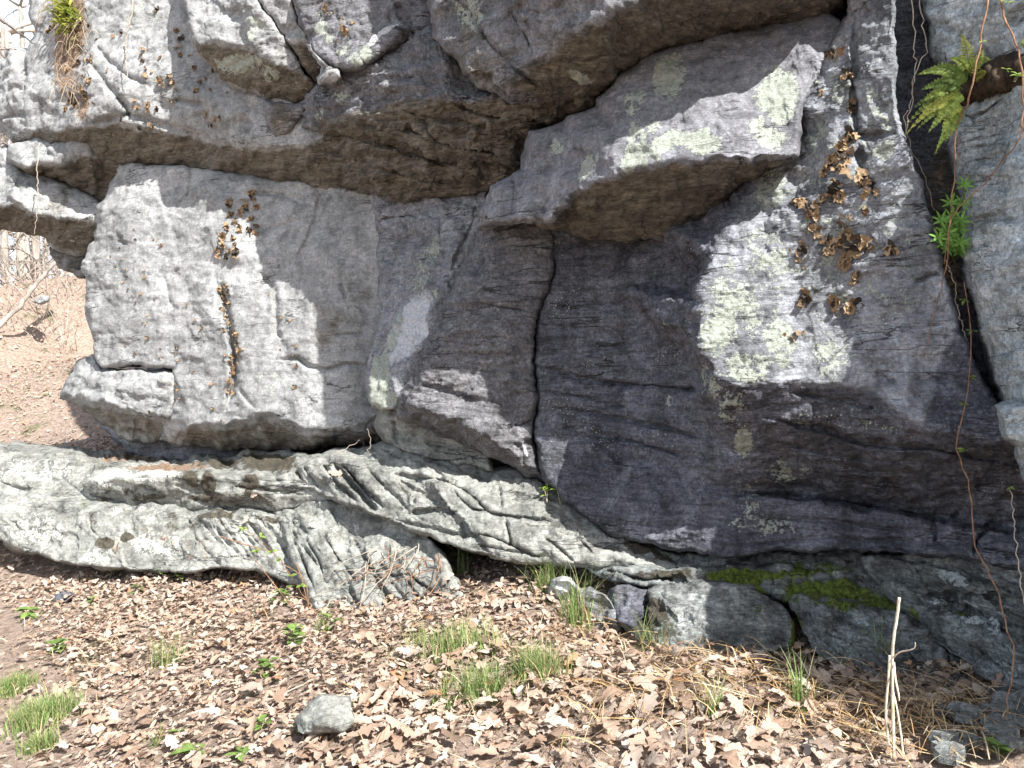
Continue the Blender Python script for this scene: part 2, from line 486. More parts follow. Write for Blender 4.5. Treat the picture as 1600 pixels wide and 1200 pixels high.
    # picking surface for what lies on it
    SURF[label or name] = (o, P2, V, N)
    ALLSURF.append((Pw, V, N))
    return o
SURF = {}; ALLSURF = []

# ------------------------------------------------------------------ stone materials
R = math.radians
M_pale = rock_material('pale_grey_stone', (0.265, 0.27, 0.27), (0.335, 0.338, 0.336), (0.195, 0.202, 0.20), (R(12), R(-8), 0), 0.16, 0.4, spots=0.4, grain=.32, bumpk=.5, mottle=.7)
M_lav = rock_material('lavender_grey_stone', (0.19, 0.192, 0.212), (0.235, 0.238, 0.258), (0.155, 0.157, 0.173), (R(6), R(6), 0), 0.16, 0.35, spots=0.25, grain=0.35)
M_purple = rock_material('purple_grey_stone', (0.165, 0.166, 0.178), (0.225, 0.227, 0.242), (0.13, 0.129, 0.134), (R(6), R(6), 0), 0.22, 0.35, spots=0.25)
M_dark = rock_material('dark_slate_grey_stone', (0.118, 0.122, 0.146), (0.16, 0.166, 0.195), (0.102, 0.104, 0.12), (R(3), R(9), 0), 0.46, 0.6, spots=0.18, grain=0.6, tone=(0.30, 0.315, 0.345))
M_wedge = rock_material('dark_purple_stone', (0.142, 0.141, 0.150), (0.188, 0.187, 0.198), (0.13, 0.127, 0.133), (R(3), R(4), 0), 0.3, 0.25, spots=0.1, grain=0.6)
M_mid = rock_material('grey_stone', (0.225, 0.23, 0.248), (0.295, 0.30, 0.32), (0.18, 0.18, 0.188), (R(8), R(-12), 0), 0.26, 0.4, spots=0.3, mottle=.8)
M_green = rock_material('greenish_grey_schist', (0.235, 0.242, 0.222), (0.30, 0.305, 0.28), (0.155, 0.158, 0.145), (R(10), R(28), 0), 0.26, 0.2, spots=0.4, lichen=(0.5, 0.51, 0.47), grain=.35, bumpk=.7)
M_low = rock_material('dark_green_schist', (0.20, 0.215, 0.208), (0.265, 0.28, 0.27), (0.15, 0.155, 0.15), (R(10), R(30), 0), 0.58, 0.2, spots=0.15, lichen=(0.42, 0.47, 0.46))
M_blue = rock_material('blue_grey_lichened_stone', (0.36, 0.41, 0.435), (0.52, 0.56, 0.58), (0.25, 0.29, 0.31), (R(30), R(10), 0), 0.2, 0.5, spots=0.7, lichen=(0.5, 0.55, 0.55))

RB = 'rock'
# upper left buttress
build_rock('rock_buttress', 'pale overhanging buttress at upper left with rows of curled brown rock tripe', RB, M_pale,
  [(45,-30,6.4),(48,0,6.35),(54,50,6.3),(42,80,6.3),(38,150,6.2),(42,208,6.1),(85,250,6.3),(130,262,6.2),(190,270,6.05),(300,283,5.8),(420,300,5.5),(530,325,5.3),(575,300,5.2),(575,200,4.8),(570,-250,5.1),(420,-200,5.4),(300,-60,5.65),(150,-45,5.95)],
  creases=[[(42,208,6.1),(85,207,5.9),(130,190,5.6),(200,188,5.5),(260,198,5.4),(330,210,5.28),(400,230,5.0),(480,222,4.82),(575,200,4.75)],
           [(150,-45,5.95),(152,0,5.9),(150,60,5.8),(128,130,5.65),(130,190,5.5)]],
  pts=[(240,100,5.45),(240,0,5.6),(300,150,5.25),(90,100,6.05),(90,0,6.2),(200,140,5.45),(330,160,5.15),(400,190,5.0),(460,190,4.9)],
  cracks=[([(150,70),(165,90),(200,120),(235,135)],4,.05),([(140,95),(165,130),(200,170),(205,185)],5,.06),([(290,90),(320,170),(330,205)],4,.02),([(270,155),(320,165)],4,.05),([(135,195),(200,180),(270,200),(325,214)],5,.05),([(400,160),(380,190),(395,215)],4,.02),([(418,165),(425,210)],4,.03)],
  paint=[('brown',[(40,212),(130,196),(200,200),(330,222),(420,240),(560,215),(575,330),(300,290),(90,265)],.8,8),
         ('dark',100,90,45,110,.3),('lichen',60,120,30,60,.35),('lichen',225,30,40,30,.4),('lichen',400,150,30,40,.3),('dirt',110,60,22,90,.75,8),('dirt',125,165,14,30,.6),('dark',330,250,90,18,.35)],
  edge=(6,.04), mid=.006, strat=.003, fac=.3, sdir=(.15,.1,1), seed=1)
# far left lumps
build_rock('rock_lump', 'lichened rough lump on the far left skyline', RB, M_pale,
  [(8,92,6.6),(20,78,6.6),(42,78,6.5),(58,72,6.4),(85,100,6.2),(90,200,6.0),(85,222,6.0),(20,222,6.3),(-20,180,6.5),(-60,120,6.7),(-60,98,6.8)],
  pts=[(40,130,6.25),(40,180,6.2)], paint=[('dark',30,120,30,20,.4),('dark',15,190,20,30,.4),('lichen',55,180,30,30,.4)],
  cracks=[([(0,185),(40,180),(80,170)],4,.05),([(40,100),(48,180)],4,.04)], edge=(14,.12), seed=2, mid=.02)
build_rock('rock_block', 'jutting block with flat sunlit top below the buttress at far left', RB, M_pale,
  [(14,225,6.25),(60,218,6.1),(95,224,6.0),(130,212,5.9),(170,240,6.0),(205,262,6.05),(190,305,6.1),(150,316,6.25),(100,296,6.3),(60,278,6.3),(20,262,6.2)],
  creases=[[(20,256,6.12),(40,258,6.0),(100,247,5.9),(140,240,5.85)]], paint=[('brown',[(15,262),(100,252),(150,245),(210,260),(190,310),(140,320)],.8,6),('lichen',60,235,30,12,.4)],
  edge=(5,.03), seed=3)
build_rock('rock_block', 'low jutting block with brown underside at the left edge of the photo', RB, M_pale,
  [(-60,235,6.6),(10,228,6.45),(48,262,6.35),(110,292,6.2),(150,310,6.1),(165,320,6.05),(158,370,6.2),(140,390,6.25),(120,396,6.3),(85,388,6.4),(70,372,6.5),(45,367,6.5),(5,358,6.6),(-60,358,6.9)],
  creases=[[(-60,325,6.4),(2,325,6.15),(18,318,6.0),(45,328,6.0),(90,338,6.0),(155,345,6.0)],[(48,262,6.35),(47,290,6.1),(45,328,6.0)]],
  paint=[('brown',[(-60,332),(18,325),(90,345),(160,350),(150,400),(60,375),(-60,362)],.85,6),('lichen',20,290,25,30,.4),('brown',100,315,40,20,.35)],
  edge=(4,.04), seed=4)
build_rock('rock_chunk', 'small dark chunk hanging under the left overhang beside the bare trees', RB, M_mid,
  [(76,386,6.6),(120,380,6.5),(150,372,6.4),(150,430,6.3),(124,436,6.35),(112,425,6.4),(90,418,6.5),(80,402,6.55)],
  paint=[('brown',.45)], edge=(6,.06), seed=5)
# nose
build_rock('rock_nose', 'thick sunlit snout of pale rock with dark underside, left of the upper crack', RB, M_pale,
  [(285,-250,5.5),(290,0,5.1),(300,62,4.92),(318,92,4.96),(345,120,5.02),(370,142,5.06),(430,164,5.08),(476,168,5.02),(500,138,4.85),(476,116,4.68),(440,55,4.62),(403,0,4.66),(385,-250,4.95)],
  creases=[[(300,62,4.92),(340,62,4.82),(390,74,4.72),(430,97,4.66),(476,116,4.68)]], pts=[(345,0,4.92),(345,-250,5.2)],
  paint=[('brown',[(300,66),(345,70),(400,82),(470,112),(500,140),(470,170),(345,125)],.7,6),('lichen',392,42,24,26,.55),('lichen',375,98,36,14,.75),('lichen',425,112,16,12,.6),('lichen',340,40,40,20,.25)],
  edge=(5,.03), mid=.006, sdir=(.3,.2,1), seed=6)
build_rock('rock_sliver', 'narrow sunlit sliver of rock between two slanting cracks at the top', RB, M_pale,
  [(390,-250,4.9),(405,0,4.66),(442,55,4.66),(478,114,4.72),(500,140,4.86),(512,135,4.82),(502,100,4.7),(482,70,4.62),(470,40,4.6),(457,0,4.6),(448,-250,4.8)],
  creases=[[(446,62,4.6),(480,66,4.58)]], paint=[('brown',[(446,66),(482,70),(505,110),(505,142),(475,112)],.6,4),('lichen',465,55,12,12,.5)], edge=(4,.04), seed=7)
build_rock('rock_wedge', 'little bright wedge of broken rock caught at the foot of the upper cracks', RB, M_pale,
  [(474,68,4.5),(484,64,4.45),(492,80,4.4),(512,104,4.3),(530,112,4.28),(535,120,4.3),(518,130,4.36),(497,132,4.4),(494,122,4.38),(502,105,4.38),(490,90,4.42)], edge=(5,.04), seed=8, thick=.4, paint=[('lichen',505,120,15,12,.3)])
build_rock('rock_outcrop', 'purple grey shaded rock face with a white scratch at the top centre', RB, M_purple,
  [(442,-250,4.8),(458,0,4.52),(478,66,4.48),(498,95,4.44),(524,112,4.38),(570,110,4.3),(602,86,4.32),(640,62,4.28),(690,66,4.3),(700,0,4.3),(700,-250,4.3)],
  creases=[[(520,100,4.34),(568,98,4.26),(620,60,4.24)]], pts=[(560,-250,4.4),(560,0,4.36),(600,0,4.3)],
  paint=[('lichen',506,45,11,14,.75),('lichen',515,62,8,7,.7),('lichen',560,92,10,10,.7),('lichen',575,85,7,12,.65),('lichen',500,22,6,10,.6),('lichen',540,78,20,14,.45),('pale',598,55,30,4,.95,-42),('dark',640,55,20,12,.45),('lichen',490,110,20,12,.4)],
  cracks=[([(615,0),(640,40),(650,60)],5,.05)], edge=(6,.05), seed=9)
# big overhanging slab with brown underside
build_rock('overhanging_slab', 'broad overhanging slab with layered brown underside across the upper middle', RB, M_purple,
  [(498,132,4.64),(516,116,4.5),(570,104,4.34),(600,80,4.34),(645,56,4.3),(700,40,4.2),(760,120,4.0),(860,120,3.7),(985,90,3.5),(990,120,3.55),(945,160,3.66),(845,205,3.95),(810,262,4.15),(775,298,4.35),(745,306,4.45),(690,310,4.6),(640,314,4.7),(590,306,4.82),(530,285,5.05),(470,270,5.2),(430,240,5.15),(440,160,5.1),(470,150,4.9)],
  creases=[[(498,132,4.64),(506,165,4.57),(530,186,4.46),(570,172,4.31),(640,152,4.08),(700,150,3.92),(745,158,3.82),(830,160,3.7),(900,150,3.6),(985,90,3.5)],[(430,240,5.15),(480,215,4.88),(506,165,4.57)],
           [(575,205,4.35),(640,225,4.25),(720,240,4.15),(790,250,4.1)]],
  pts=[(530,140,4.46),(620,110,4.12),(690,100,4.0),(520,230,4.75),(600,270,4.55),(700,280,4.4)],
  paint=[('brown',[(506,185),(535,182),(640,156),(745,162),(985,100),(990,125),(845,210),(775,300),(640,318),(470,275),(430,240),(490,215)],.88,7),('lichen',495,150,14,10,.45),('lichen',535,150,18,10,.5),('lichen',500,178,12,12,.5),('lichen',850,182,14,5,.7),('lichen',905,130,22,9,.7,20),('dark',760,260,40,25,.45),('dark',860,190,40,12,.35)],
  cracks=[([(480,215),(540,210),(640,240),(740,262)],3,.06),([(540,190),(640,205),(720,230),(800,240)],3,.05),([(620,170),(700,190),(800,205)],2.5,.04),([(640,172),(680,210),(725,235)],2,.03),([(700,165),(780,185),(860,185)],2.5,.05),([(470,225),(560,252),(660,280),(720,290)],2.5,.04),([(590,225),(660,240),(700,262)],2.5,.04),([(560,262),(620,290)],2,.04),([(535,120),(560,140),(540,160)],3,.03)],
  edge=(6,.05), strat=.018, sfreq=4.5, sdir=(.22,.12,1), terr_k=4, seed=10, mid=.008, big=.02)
build_rock('rock_pendant', 'dark pendant knob of rock under the upper left nose', RB, M_mid,
  [(398,150,5.0),(428,158,4.86),(476,160,4.8),(482,170,4.8),(470,196,4.84),(450,214,4.9),(430,220,4.95),(415,195,4.95),(405,170,4.98)],
  paint=[('brown',440,185,30,30,.5)], edge=(14,.12), seed=31)
# top right overhang
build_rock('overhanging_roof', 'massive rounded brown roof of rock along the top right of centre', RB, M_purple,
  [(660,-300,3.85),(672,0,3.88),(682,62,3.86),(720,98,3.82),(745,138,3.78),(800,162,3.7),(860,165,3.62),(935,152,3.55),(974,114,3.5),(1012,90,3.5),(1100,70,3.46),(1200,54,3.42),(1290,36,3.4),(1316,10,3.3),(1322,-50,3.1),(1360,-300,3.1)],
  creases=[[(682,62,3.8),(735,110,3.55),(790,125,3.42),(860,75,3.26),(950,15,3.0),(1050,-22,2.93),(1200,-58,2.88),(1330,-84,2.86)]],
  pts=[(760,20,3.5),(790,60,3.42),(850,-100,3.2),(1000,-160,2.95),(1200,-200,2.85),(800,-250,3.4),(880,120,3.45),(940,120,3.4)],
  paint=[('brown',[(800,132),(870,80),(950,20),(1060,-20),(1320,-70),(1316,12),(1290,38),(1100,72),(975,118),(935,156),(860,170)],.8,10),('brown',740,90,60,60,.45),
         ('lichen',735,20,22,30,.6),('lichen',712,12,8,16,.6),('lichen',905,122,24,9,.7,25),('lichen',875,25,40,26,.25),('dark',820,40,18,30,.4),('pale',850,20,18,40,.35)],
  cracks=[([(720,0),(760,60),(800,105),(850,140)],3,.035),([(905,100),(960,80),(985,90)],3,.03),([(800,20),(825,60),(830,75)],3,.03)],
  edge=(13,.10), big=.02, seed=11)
# lit shelf
build_rock('rock_shelf', 'sunlit purple shelf with ring shaped pale green lichens and a brown underside', RB, M_lav,
  [(748,352,3.92),(752,325,3.82),(770,292,3.78),(812,262,3.74),(835,208,3.68),(930,166,3.52),(972,112,3.45),(1014,84,3.42),(1100,60,3.38),(1200,42,3.34),(1290,18,3.28),(1318,40,3.18),(1296,90,3.12),(1266,140,3.07),(1250,195,3.03),(1245,246,3.0),(1205,262,3.2),(1165,295,3.4),(1120,348,3.58),(1060,372,3.68),(970,378,3.78),(880,362,3.84),(830,352,3.8),(790,352,3.86)],
  creases=[[(748,352,3.92),(770,345,3.74),(815,346,3.6),(855,340,3.5),(905,298,3.39),(960,273,3.24),(1050,253,3.12),(1140,247,3.03),(1245,246,3.0)],[(972,112,3.45),(968,160,3.36),(975,215,3.26),(960,273,3.24)]],
  pts=[(1100,170,3.18),(1180,160,3.14),(1100,100,3.3),(1000,330,3.5),(860,270,3.52),(890,220,3.5)],
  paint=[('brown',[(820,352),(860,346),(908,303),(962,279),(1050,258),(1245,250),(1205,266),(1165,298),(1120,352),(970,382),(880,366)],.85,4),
         ('lichen',1045,120,26,34,.8),('lichen',1000,150,12,12,.6),('lichen',985,165,14,16,.55),('lichen',990,205,9,22,.75,20),('lichen',1003,205,8,20,.7,-25),('lichen',1022,200,10,14,.6),
         ('lichen',985,250,14,24,.85,15),('lichen',1005,240,10,26,.8),('lichen',1035,228,18,12,.9,-40),('lichen',1060,215,25,11,.9),('lichen',1100,222,22,20,.95),('lichen',1026,245,9,12,.8),('lichen',1215,150,34,44,.8),('lichen',1185,195,15,16,.7),('lichen',1205,215,26,20,.7),
         ('lichen',915,260,12,26,.7,20),('lichen',935,245,6,8,.6),('lichen',870,230,12,30,.4,30),('lichen',1090,125,8,7,.5),('lichen',930,225,20,30,.3)],
  cracks=[([(858,250),(852,300),(850,340)],7,.03),([(1235,244),(1160,250),(1100,250)],2,.01),([(800,265),(806,300),(800,340)],3,.02)],
  edge=(7,.04), big=.010, mid=.003, strat=.002, fine=.0015, smooth=3, fac=.35, seed=12)
# left block
build_rock('rock_block', 'great pale grey block of the left cliff standing over the ledge', RB, M_pale,
  [(190,255,5.85),(300,262,5.55),(420,280,5.3),(500,285,5.15),(590,300,5.0),(612,330,4.95),(606,640,4.85),(602,690,4.95),(450,705,5.3),(300,700,5.6),(250,690,5.6),(262,640,5.4),(270,576,5.35),(158,574,5.62),(146,560,5.7),(143,520,5.72),(135,470,5.8),(128,425,5.85),(132,395,5.85),(148,378,5.85),(155,325,5.85),(175,285,5.85)],
  creases=[[(262,640,5.32),(300,664,5.2),(372,660,5.05),(402,645,4.98),(445,655,4.92),(535,674,4.78),(606,640,4.85)],[(262,262,5.65),(268,400,5.42),(270,500,5.36),(270,576,5.35)],[(405,425,5.12),(430,470,5.06),(425,540,5.02),(445,655,4.92)]],
  pts=[(200,400,5.6),(200,500,5.5),(185,320,5.68),(250,300,5.58),(340,300,5.34),(340,350,5.26),(340,500,5.14),(365,600,5.08),(500,400,5.0),(480,480,4.95),(480,560,4.92),(560,420,4.95),(560,560,4.86),(520,330,5.06)],
  cracks=[([(345,430),(354,490),(366,545),(366,600),(352,640)],5,.09),([(335,420),(345,470),(340,500)],5,.03),([(405,425),(430,455),(432,520),(440,530)],4,.03),([(430,560),(465,560),(480,572),(510,578),(540,570),(590,572)],3,.05),([(300,262),(295,300),(270,330)],3,.03),([(500,300),(495,340),(478,380),(460,415)],4,.035),([(380,300),(440,305),(480,320)],3,.03),([(255,430),(268,480)],3,.02),([(410,360),(470,345)],3,.02),([(365,600),(400,640)],4,.02),([(530,440),(540,470)],3,.03),([(520,522),(570,522)],3,.03),([(185,375),(200,382)],3,.03)],
  paint=[('brown',[(262,668),(372,668),(402,655),(540,684),(606,660),(602,695),(450,710),(300,705)],.5,6),('dark',380,330,40,40,.28),('brown',505,505,30,40,.42),('dark',510,300,90,20,.3),('lichen',420,600,30,25,.4),('lichen',200,430,40,60,.33),('lichen',300,450,60,90,.25),('lichen',500,490,20,30,.25),('dark',520,350,60,40,.2),('brown',560,470,30,80,.3)],
  edge=(6,.04), mid=.002, strat=.003, fac=.12, big=.009, fine=.0014, sdir=(.1,.1,1), seed=13)
build_rock('rock_block', 'squat block under the horizontal crack at the lower left corner of the cliff', RB, M_pale,
  [(143,556,5.85),(160,579,5.62),(274,582,5.35),(272,618,5.33),(268,650,5.32),(278,672,5.4),(262,690,5.6),(200,690,5.8),(170,664,5.8),(125,634,5.9),(96,622,5.95),(105,598,5.92),(120,566,5.95),(133,558,5.95)],
  creases=[[(96,616,5.93),(158,626,5.5),(190,640,5.42),(268,652,5.34)],[(150,562,5.82),(158,600,5.56),(158,626,5.5)]], pts=[(215,610,5.4)],
  paint=[('brown',[(100,626),(158,634),(268,668),(262,695),(170,670)],.5,5),('lichen',130,590,25,20,.4),('dark',125,640,20,12,.35),('lichen',135,620,14,8,.45)],
  edge=(6,.04), seed=14)
build_rock('rock_block', 'shaded grey foot of stone in the gap beneath the left block', RB, M_mid,
  [(150,655,6.15),(210,668,6.0),(330,682,5.8),(470,690,5.5),(600,685,5.2),(600,730,5.3),(470,735,5.6),(330,735,5.8),(215,715,6.0),(185,690,6.05),(170,675,6.1)],
  cracks=[([(182,655),(196,690)],5,.1)], edge=(6,.06), seed=15)
# grooved column between
build_rock('rock_rib', 'slanting shaded rib with a frosty white quartz patch and green lichen streaks', RB, M_mid,
  [(578,298,5.0),(640,300,4.85),(700,295,4.7),(760,285,4.5),(770,350,4.4),(745,395,4.32),(705,470,4.28),(672,545,4.26),(655,600,4.25),(640,650,4.3),(618,640,4.24),(578,635,4.34),(572,580,4.5),(592,500,4.7),(592,400,4.86),(582,330,4.95)],
  creases=[[(660,310,4.72),(640,420,4.6),(600,530,4.48),(588,600,4.34)],[(755,330,4.36),(700,430,4.28),(650,560,4.22),(625,615,4.2)]], pts=[(612,400,4.8)],
  cracks=[([(690,330),(690,380),(695,410)],3,.03),([(685,430),(660,500),(640,570),(636,610)],3,.02),([(590,345),(640,338),(660,342)],3,.04),([(745,320),(742,345),(700,430)],3,.05),([(584,330),(593,360),(590,395)],4,.04)],
  paint=[('pale',640,515,26,62,.72,24),('lichen',665,415,16,70,.55,22),('lichen',620,520,8,40,.6,15),('lichen',596,590,16,50,.85,8),('lichen',605,625,16,14,.8),('lichen',682,462,5,5,.7)],
  edge=(5,.04), seed=16, sdir=(.5,.2,.3))
build_rock('rock_pillar', 'small pale broken pillar propping the rib on the ledge', RB, M_green,
  [(588,630,4.5),(622,625,4.42),(660,650,4.36),(720,680,4.26),(770,705,4.16),(770,735,4.1),(700,720,4.2),(640,712,4.3),(612,696,4.4),(598,680,4.46),(592,660,4.48)],
  creases=[[(622,640,4.36),(624,700,4.34)]], cracks=[([(618,655),(622,695)],4,.05),([(660,690),(720,700)],3,.04)], edge=(5,.03), seed=17, mid=.016,
  paint=[('dark',720,715,30,12,.3)])
# wedge
build_rock('rock_wedge', 'dark angular wedge with a sunlit chipped corner in the middle of the cliff', RB, M_wedge,
  [(760,335,4.2),(812,330,4.08),(850,336,4.04),(868,370,3.99),(868,408,3.97),(858,450,3.97),(838,498,3.98),(833,560,3.98),(840,620,3.97),(834,660,3.97),(834,692,3.98),(852,748,3.95),(825,745,3.99),(795,728,4.06),(760,712,4.12),(705,685,4.18),(648,662,4.2),(622,656,4.24),(622,612,4.26),(655,548,4.24),(692,478,4.22),(740,380,4.24)],
  creases=[[(812,349,4.02),(772,400,4.06),(736,452,4.04),(698,520,4.03),(662,590,4.02),(645,630,4.02),(640,652,4.1)],[(645,632,3.99),(690,648,3.93),(740,672,3.9),(800,712,3.9),(852,748,3.95)],[(655,598,4.03),(690,606,4.0),(716,618,3.98)]],
  pts=[(820,430,3.98),(790,520,3.97),(780,600,3.96),(760,640,3.94)],
  cracks=[([(652,600),(685,606),(716,618),(760,625)],3,.03),([(770,672),(800,668),(836,655)],3,.04),([(735,470),(790,482),(830,488)],3,.03),([(805,690),(815,705),(818,730)],3,.03),([(700,560),(770,575),(832,580)],2.5,.015),([(760,400),(800,420)],2.5,.01)],
  paint=[('pale',820,700,4,22,.5,-20)], edge=(6,.04), mid=.006, strat=.006, sfreq=6, sdir=(-.05,.1,1), smooth=4, seed=18)
# the great dark scoop and lichen bulge
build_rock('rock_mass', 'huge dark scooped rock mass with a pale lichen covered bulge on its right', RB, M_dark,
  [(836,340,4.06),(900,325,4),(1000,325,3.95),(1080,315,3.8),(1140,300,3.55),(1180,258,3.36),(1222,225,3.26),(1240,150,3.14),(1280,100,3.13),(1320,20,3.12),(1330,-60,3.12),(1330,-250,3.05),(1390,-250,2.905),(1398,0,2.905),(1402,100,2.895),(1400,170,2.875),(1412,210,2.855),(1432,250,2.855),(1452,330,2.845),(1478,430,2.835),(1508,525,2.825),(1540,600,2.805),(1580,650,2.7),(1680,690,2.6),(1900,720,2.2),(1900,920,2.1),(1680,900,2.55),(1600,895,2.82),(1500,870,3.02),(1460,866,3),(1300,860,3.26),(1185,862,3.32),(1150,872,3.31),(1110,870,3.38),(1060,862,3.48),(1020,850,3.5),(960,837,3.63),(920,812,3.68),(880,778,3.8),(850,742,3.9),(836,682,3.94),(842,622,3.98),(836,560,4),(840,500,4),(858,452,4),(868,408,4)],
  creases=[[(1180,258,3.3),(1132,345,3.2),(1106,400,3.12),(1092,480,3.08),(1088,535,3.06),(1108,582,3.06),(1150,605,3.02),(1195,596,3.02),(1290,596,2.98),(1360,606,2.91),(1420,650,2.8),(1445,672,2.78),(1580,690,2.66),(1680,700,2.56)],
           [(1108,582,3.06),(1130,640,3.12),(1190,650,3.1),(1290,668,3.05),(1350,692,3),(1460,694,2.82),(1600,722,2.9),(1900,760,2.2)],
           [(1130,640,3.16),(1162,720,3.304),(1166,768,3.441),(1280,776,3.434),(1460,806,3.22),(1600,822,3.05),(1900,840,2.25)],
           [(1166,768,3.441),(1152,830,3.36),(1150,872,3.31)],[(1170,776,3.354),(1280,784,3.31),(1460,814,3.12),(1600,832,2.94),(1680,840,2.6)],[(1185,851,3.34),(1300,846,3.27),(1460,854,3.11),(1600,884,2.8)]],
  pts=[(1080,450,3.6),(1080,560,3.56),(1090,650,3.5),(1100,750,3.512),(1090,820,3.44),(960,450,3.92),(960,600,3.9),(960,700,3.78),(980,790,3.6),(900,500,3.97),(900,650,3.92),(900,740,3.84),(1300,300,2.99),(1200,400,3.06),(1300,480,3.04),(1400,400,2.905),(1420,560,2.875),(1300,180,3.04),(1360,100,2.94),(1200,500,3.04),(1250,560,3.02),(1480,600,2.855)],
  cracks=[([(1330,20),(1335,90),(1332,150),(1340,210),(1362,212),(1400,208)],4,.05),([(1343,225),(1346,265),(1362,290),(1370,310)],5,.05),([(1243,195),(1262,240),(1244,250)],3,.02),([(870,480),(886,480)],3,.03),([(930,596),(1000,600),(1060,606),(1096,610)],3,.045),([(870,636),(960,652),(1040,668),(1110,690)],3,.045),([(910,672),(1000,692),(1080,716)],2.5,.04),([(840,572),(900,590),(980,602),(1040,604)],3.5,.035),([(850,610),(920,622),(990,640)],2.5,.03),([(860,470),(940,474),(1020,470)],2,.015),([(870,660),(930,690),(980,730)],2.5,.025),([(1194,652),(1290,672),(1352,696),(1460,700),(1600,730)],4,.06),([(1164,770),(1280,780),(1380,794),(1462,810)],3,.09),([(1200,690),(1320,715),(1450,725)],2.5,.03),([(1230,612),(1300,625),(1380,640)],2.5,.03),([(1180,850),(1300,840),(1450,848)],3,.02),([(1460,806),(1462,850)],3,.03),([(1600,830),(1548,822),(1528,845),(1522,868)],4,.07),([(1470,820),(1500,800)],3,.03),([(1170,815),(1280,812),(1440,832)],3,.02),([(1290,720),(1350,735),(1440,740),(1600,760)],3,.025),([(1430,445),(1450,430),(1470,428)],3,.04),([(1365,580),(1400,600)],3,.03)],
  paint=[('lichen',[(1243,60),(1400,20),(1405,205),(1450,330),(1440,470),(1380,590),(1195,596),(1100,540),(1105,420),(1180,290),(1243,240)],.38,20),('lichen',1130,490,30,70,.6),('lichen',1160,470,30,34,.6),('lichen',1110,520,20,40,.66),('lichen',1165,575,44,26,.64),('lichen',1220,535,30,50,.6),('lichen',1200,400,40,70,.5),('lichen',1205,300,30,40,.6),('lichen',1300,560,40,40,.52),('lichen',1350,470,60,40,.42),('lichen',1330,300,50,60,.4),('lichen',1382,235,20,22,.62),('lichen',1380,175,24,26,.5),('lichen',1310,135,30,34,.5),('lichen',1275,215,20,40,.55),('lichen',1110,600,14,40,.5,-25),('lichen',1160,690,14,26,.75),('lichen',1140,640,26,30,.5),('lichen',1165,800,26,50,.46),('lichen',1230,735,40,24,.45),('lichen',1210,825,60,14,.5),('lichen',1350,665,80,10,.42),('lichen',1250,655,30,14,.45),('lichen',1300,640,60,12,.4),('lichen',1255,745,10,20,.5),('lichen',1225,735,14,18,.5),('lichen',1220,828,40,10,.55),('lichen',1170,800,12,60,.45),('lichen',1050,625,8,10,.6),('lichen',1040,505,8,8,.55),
         ('tone',[(1330,-60),(1410,-60),(1410,210),(1460,330),(1500,510),(1470,560),(1440,670),(1360,610),(1195,600),(1150,610),(1095,540),(1100,430),(1180,280),(1240,240),(1300,60)],.85,14),('tone',968,760,14,50,.42,25),  # bulge's paler stone; the narrow ellipse is a faint sun streak painted on the scoop
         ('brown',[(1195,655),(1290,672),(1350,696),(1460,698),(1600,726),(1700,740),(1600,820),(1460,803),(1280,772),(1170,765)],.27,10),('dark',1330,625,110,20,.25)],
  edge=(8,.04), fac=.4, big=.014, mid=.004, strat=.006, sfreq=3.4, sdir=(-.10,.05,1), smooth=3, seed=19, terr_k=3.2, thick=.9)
# right hand boulders
build_rock('boulder', 'upper right blue grey boulder above the fern', RB, M_blue,
  [(1452,-250,3.088),(1444,0,2.953),(1456,92,2.895),(1475,108,2.847),(1540,110,2.798),(1600,108,2.644),(1650,90,2.509),(1670,-250,2.509)],
  pts=[(1500,50,2.837),(1600,0,2.606)], edge=(26,.16), seed=20, fac=.6, mid=.008, strat=.003, paint=[('lichen',1500,60,40,60,.25),('dark',1475,60,14,50,.4)])
build_rock('boulder', 'large blue grey boulder at the right edge below the fern', RB, M_blue,
  [(1512,152,2.856),(1488,190,2.876),(1482,235,2.866),(1500,310,2.837),(1506,420,2.779),(1530,520,2.741),(1560,600,2.702),(1578,648,2.644),(1640,672,2.49),(1800,700,2.104),(2300,760,1.409),(2420,460,1.37),(2300,60,1.41),(2000,100,1.78),(1900,130,1.93),(1770,145,2.191),(1700,122,2.355),(1610,122,2.567),(1545,132,2.76)],
  pts=[(1560,180,2.721),(1550,300,2.683),(1600,300,2.567),(1600,500,2.548),(1700,400,2.277),(1900,400,1.93),(1600,620,2.548)],
  cracks=[([(1505,178),(1520,184),(1540,175),(1570,152)],2.5,.04),([(1520,345),(1560,340),(1600,350)],6,.03)],
  paint=[('lichen',1570,250,40,60,.33),('lichen',1550,400,30,60,.35),('pale',1570,420,60,120,.33),('dark',1500,300,16,120,.35),('lichen',1590,560,20,40,.4)],
  edge=(24,.16), seed=21, fac=.6, mid=.008, strat=.003)
build_rock('stone', 'small bright sunlit stone jammed under the big right boulder', RB, M_blue,
  [(1562,642,2.52),(1580,636,2.48),(1640,634,2.38),(1660,690,2.36),(1600,696,2.46),(1570,684,2.5)], edge=(6,.03), thick=.25, seed=22, paint=[('lichen',1590,655,30,18,.6)])
build_rock('rock_block', 'low grey block at the right edge under the jammed stone', RB, M_blue,
  [(1588,690,2.62),(1600,688,2.58),(1700,690,2.35),(1700,760,2.35),(1606,752,2.6),(1592,720,2.63)], edge=(6,.03), thick=.4, seed=23)
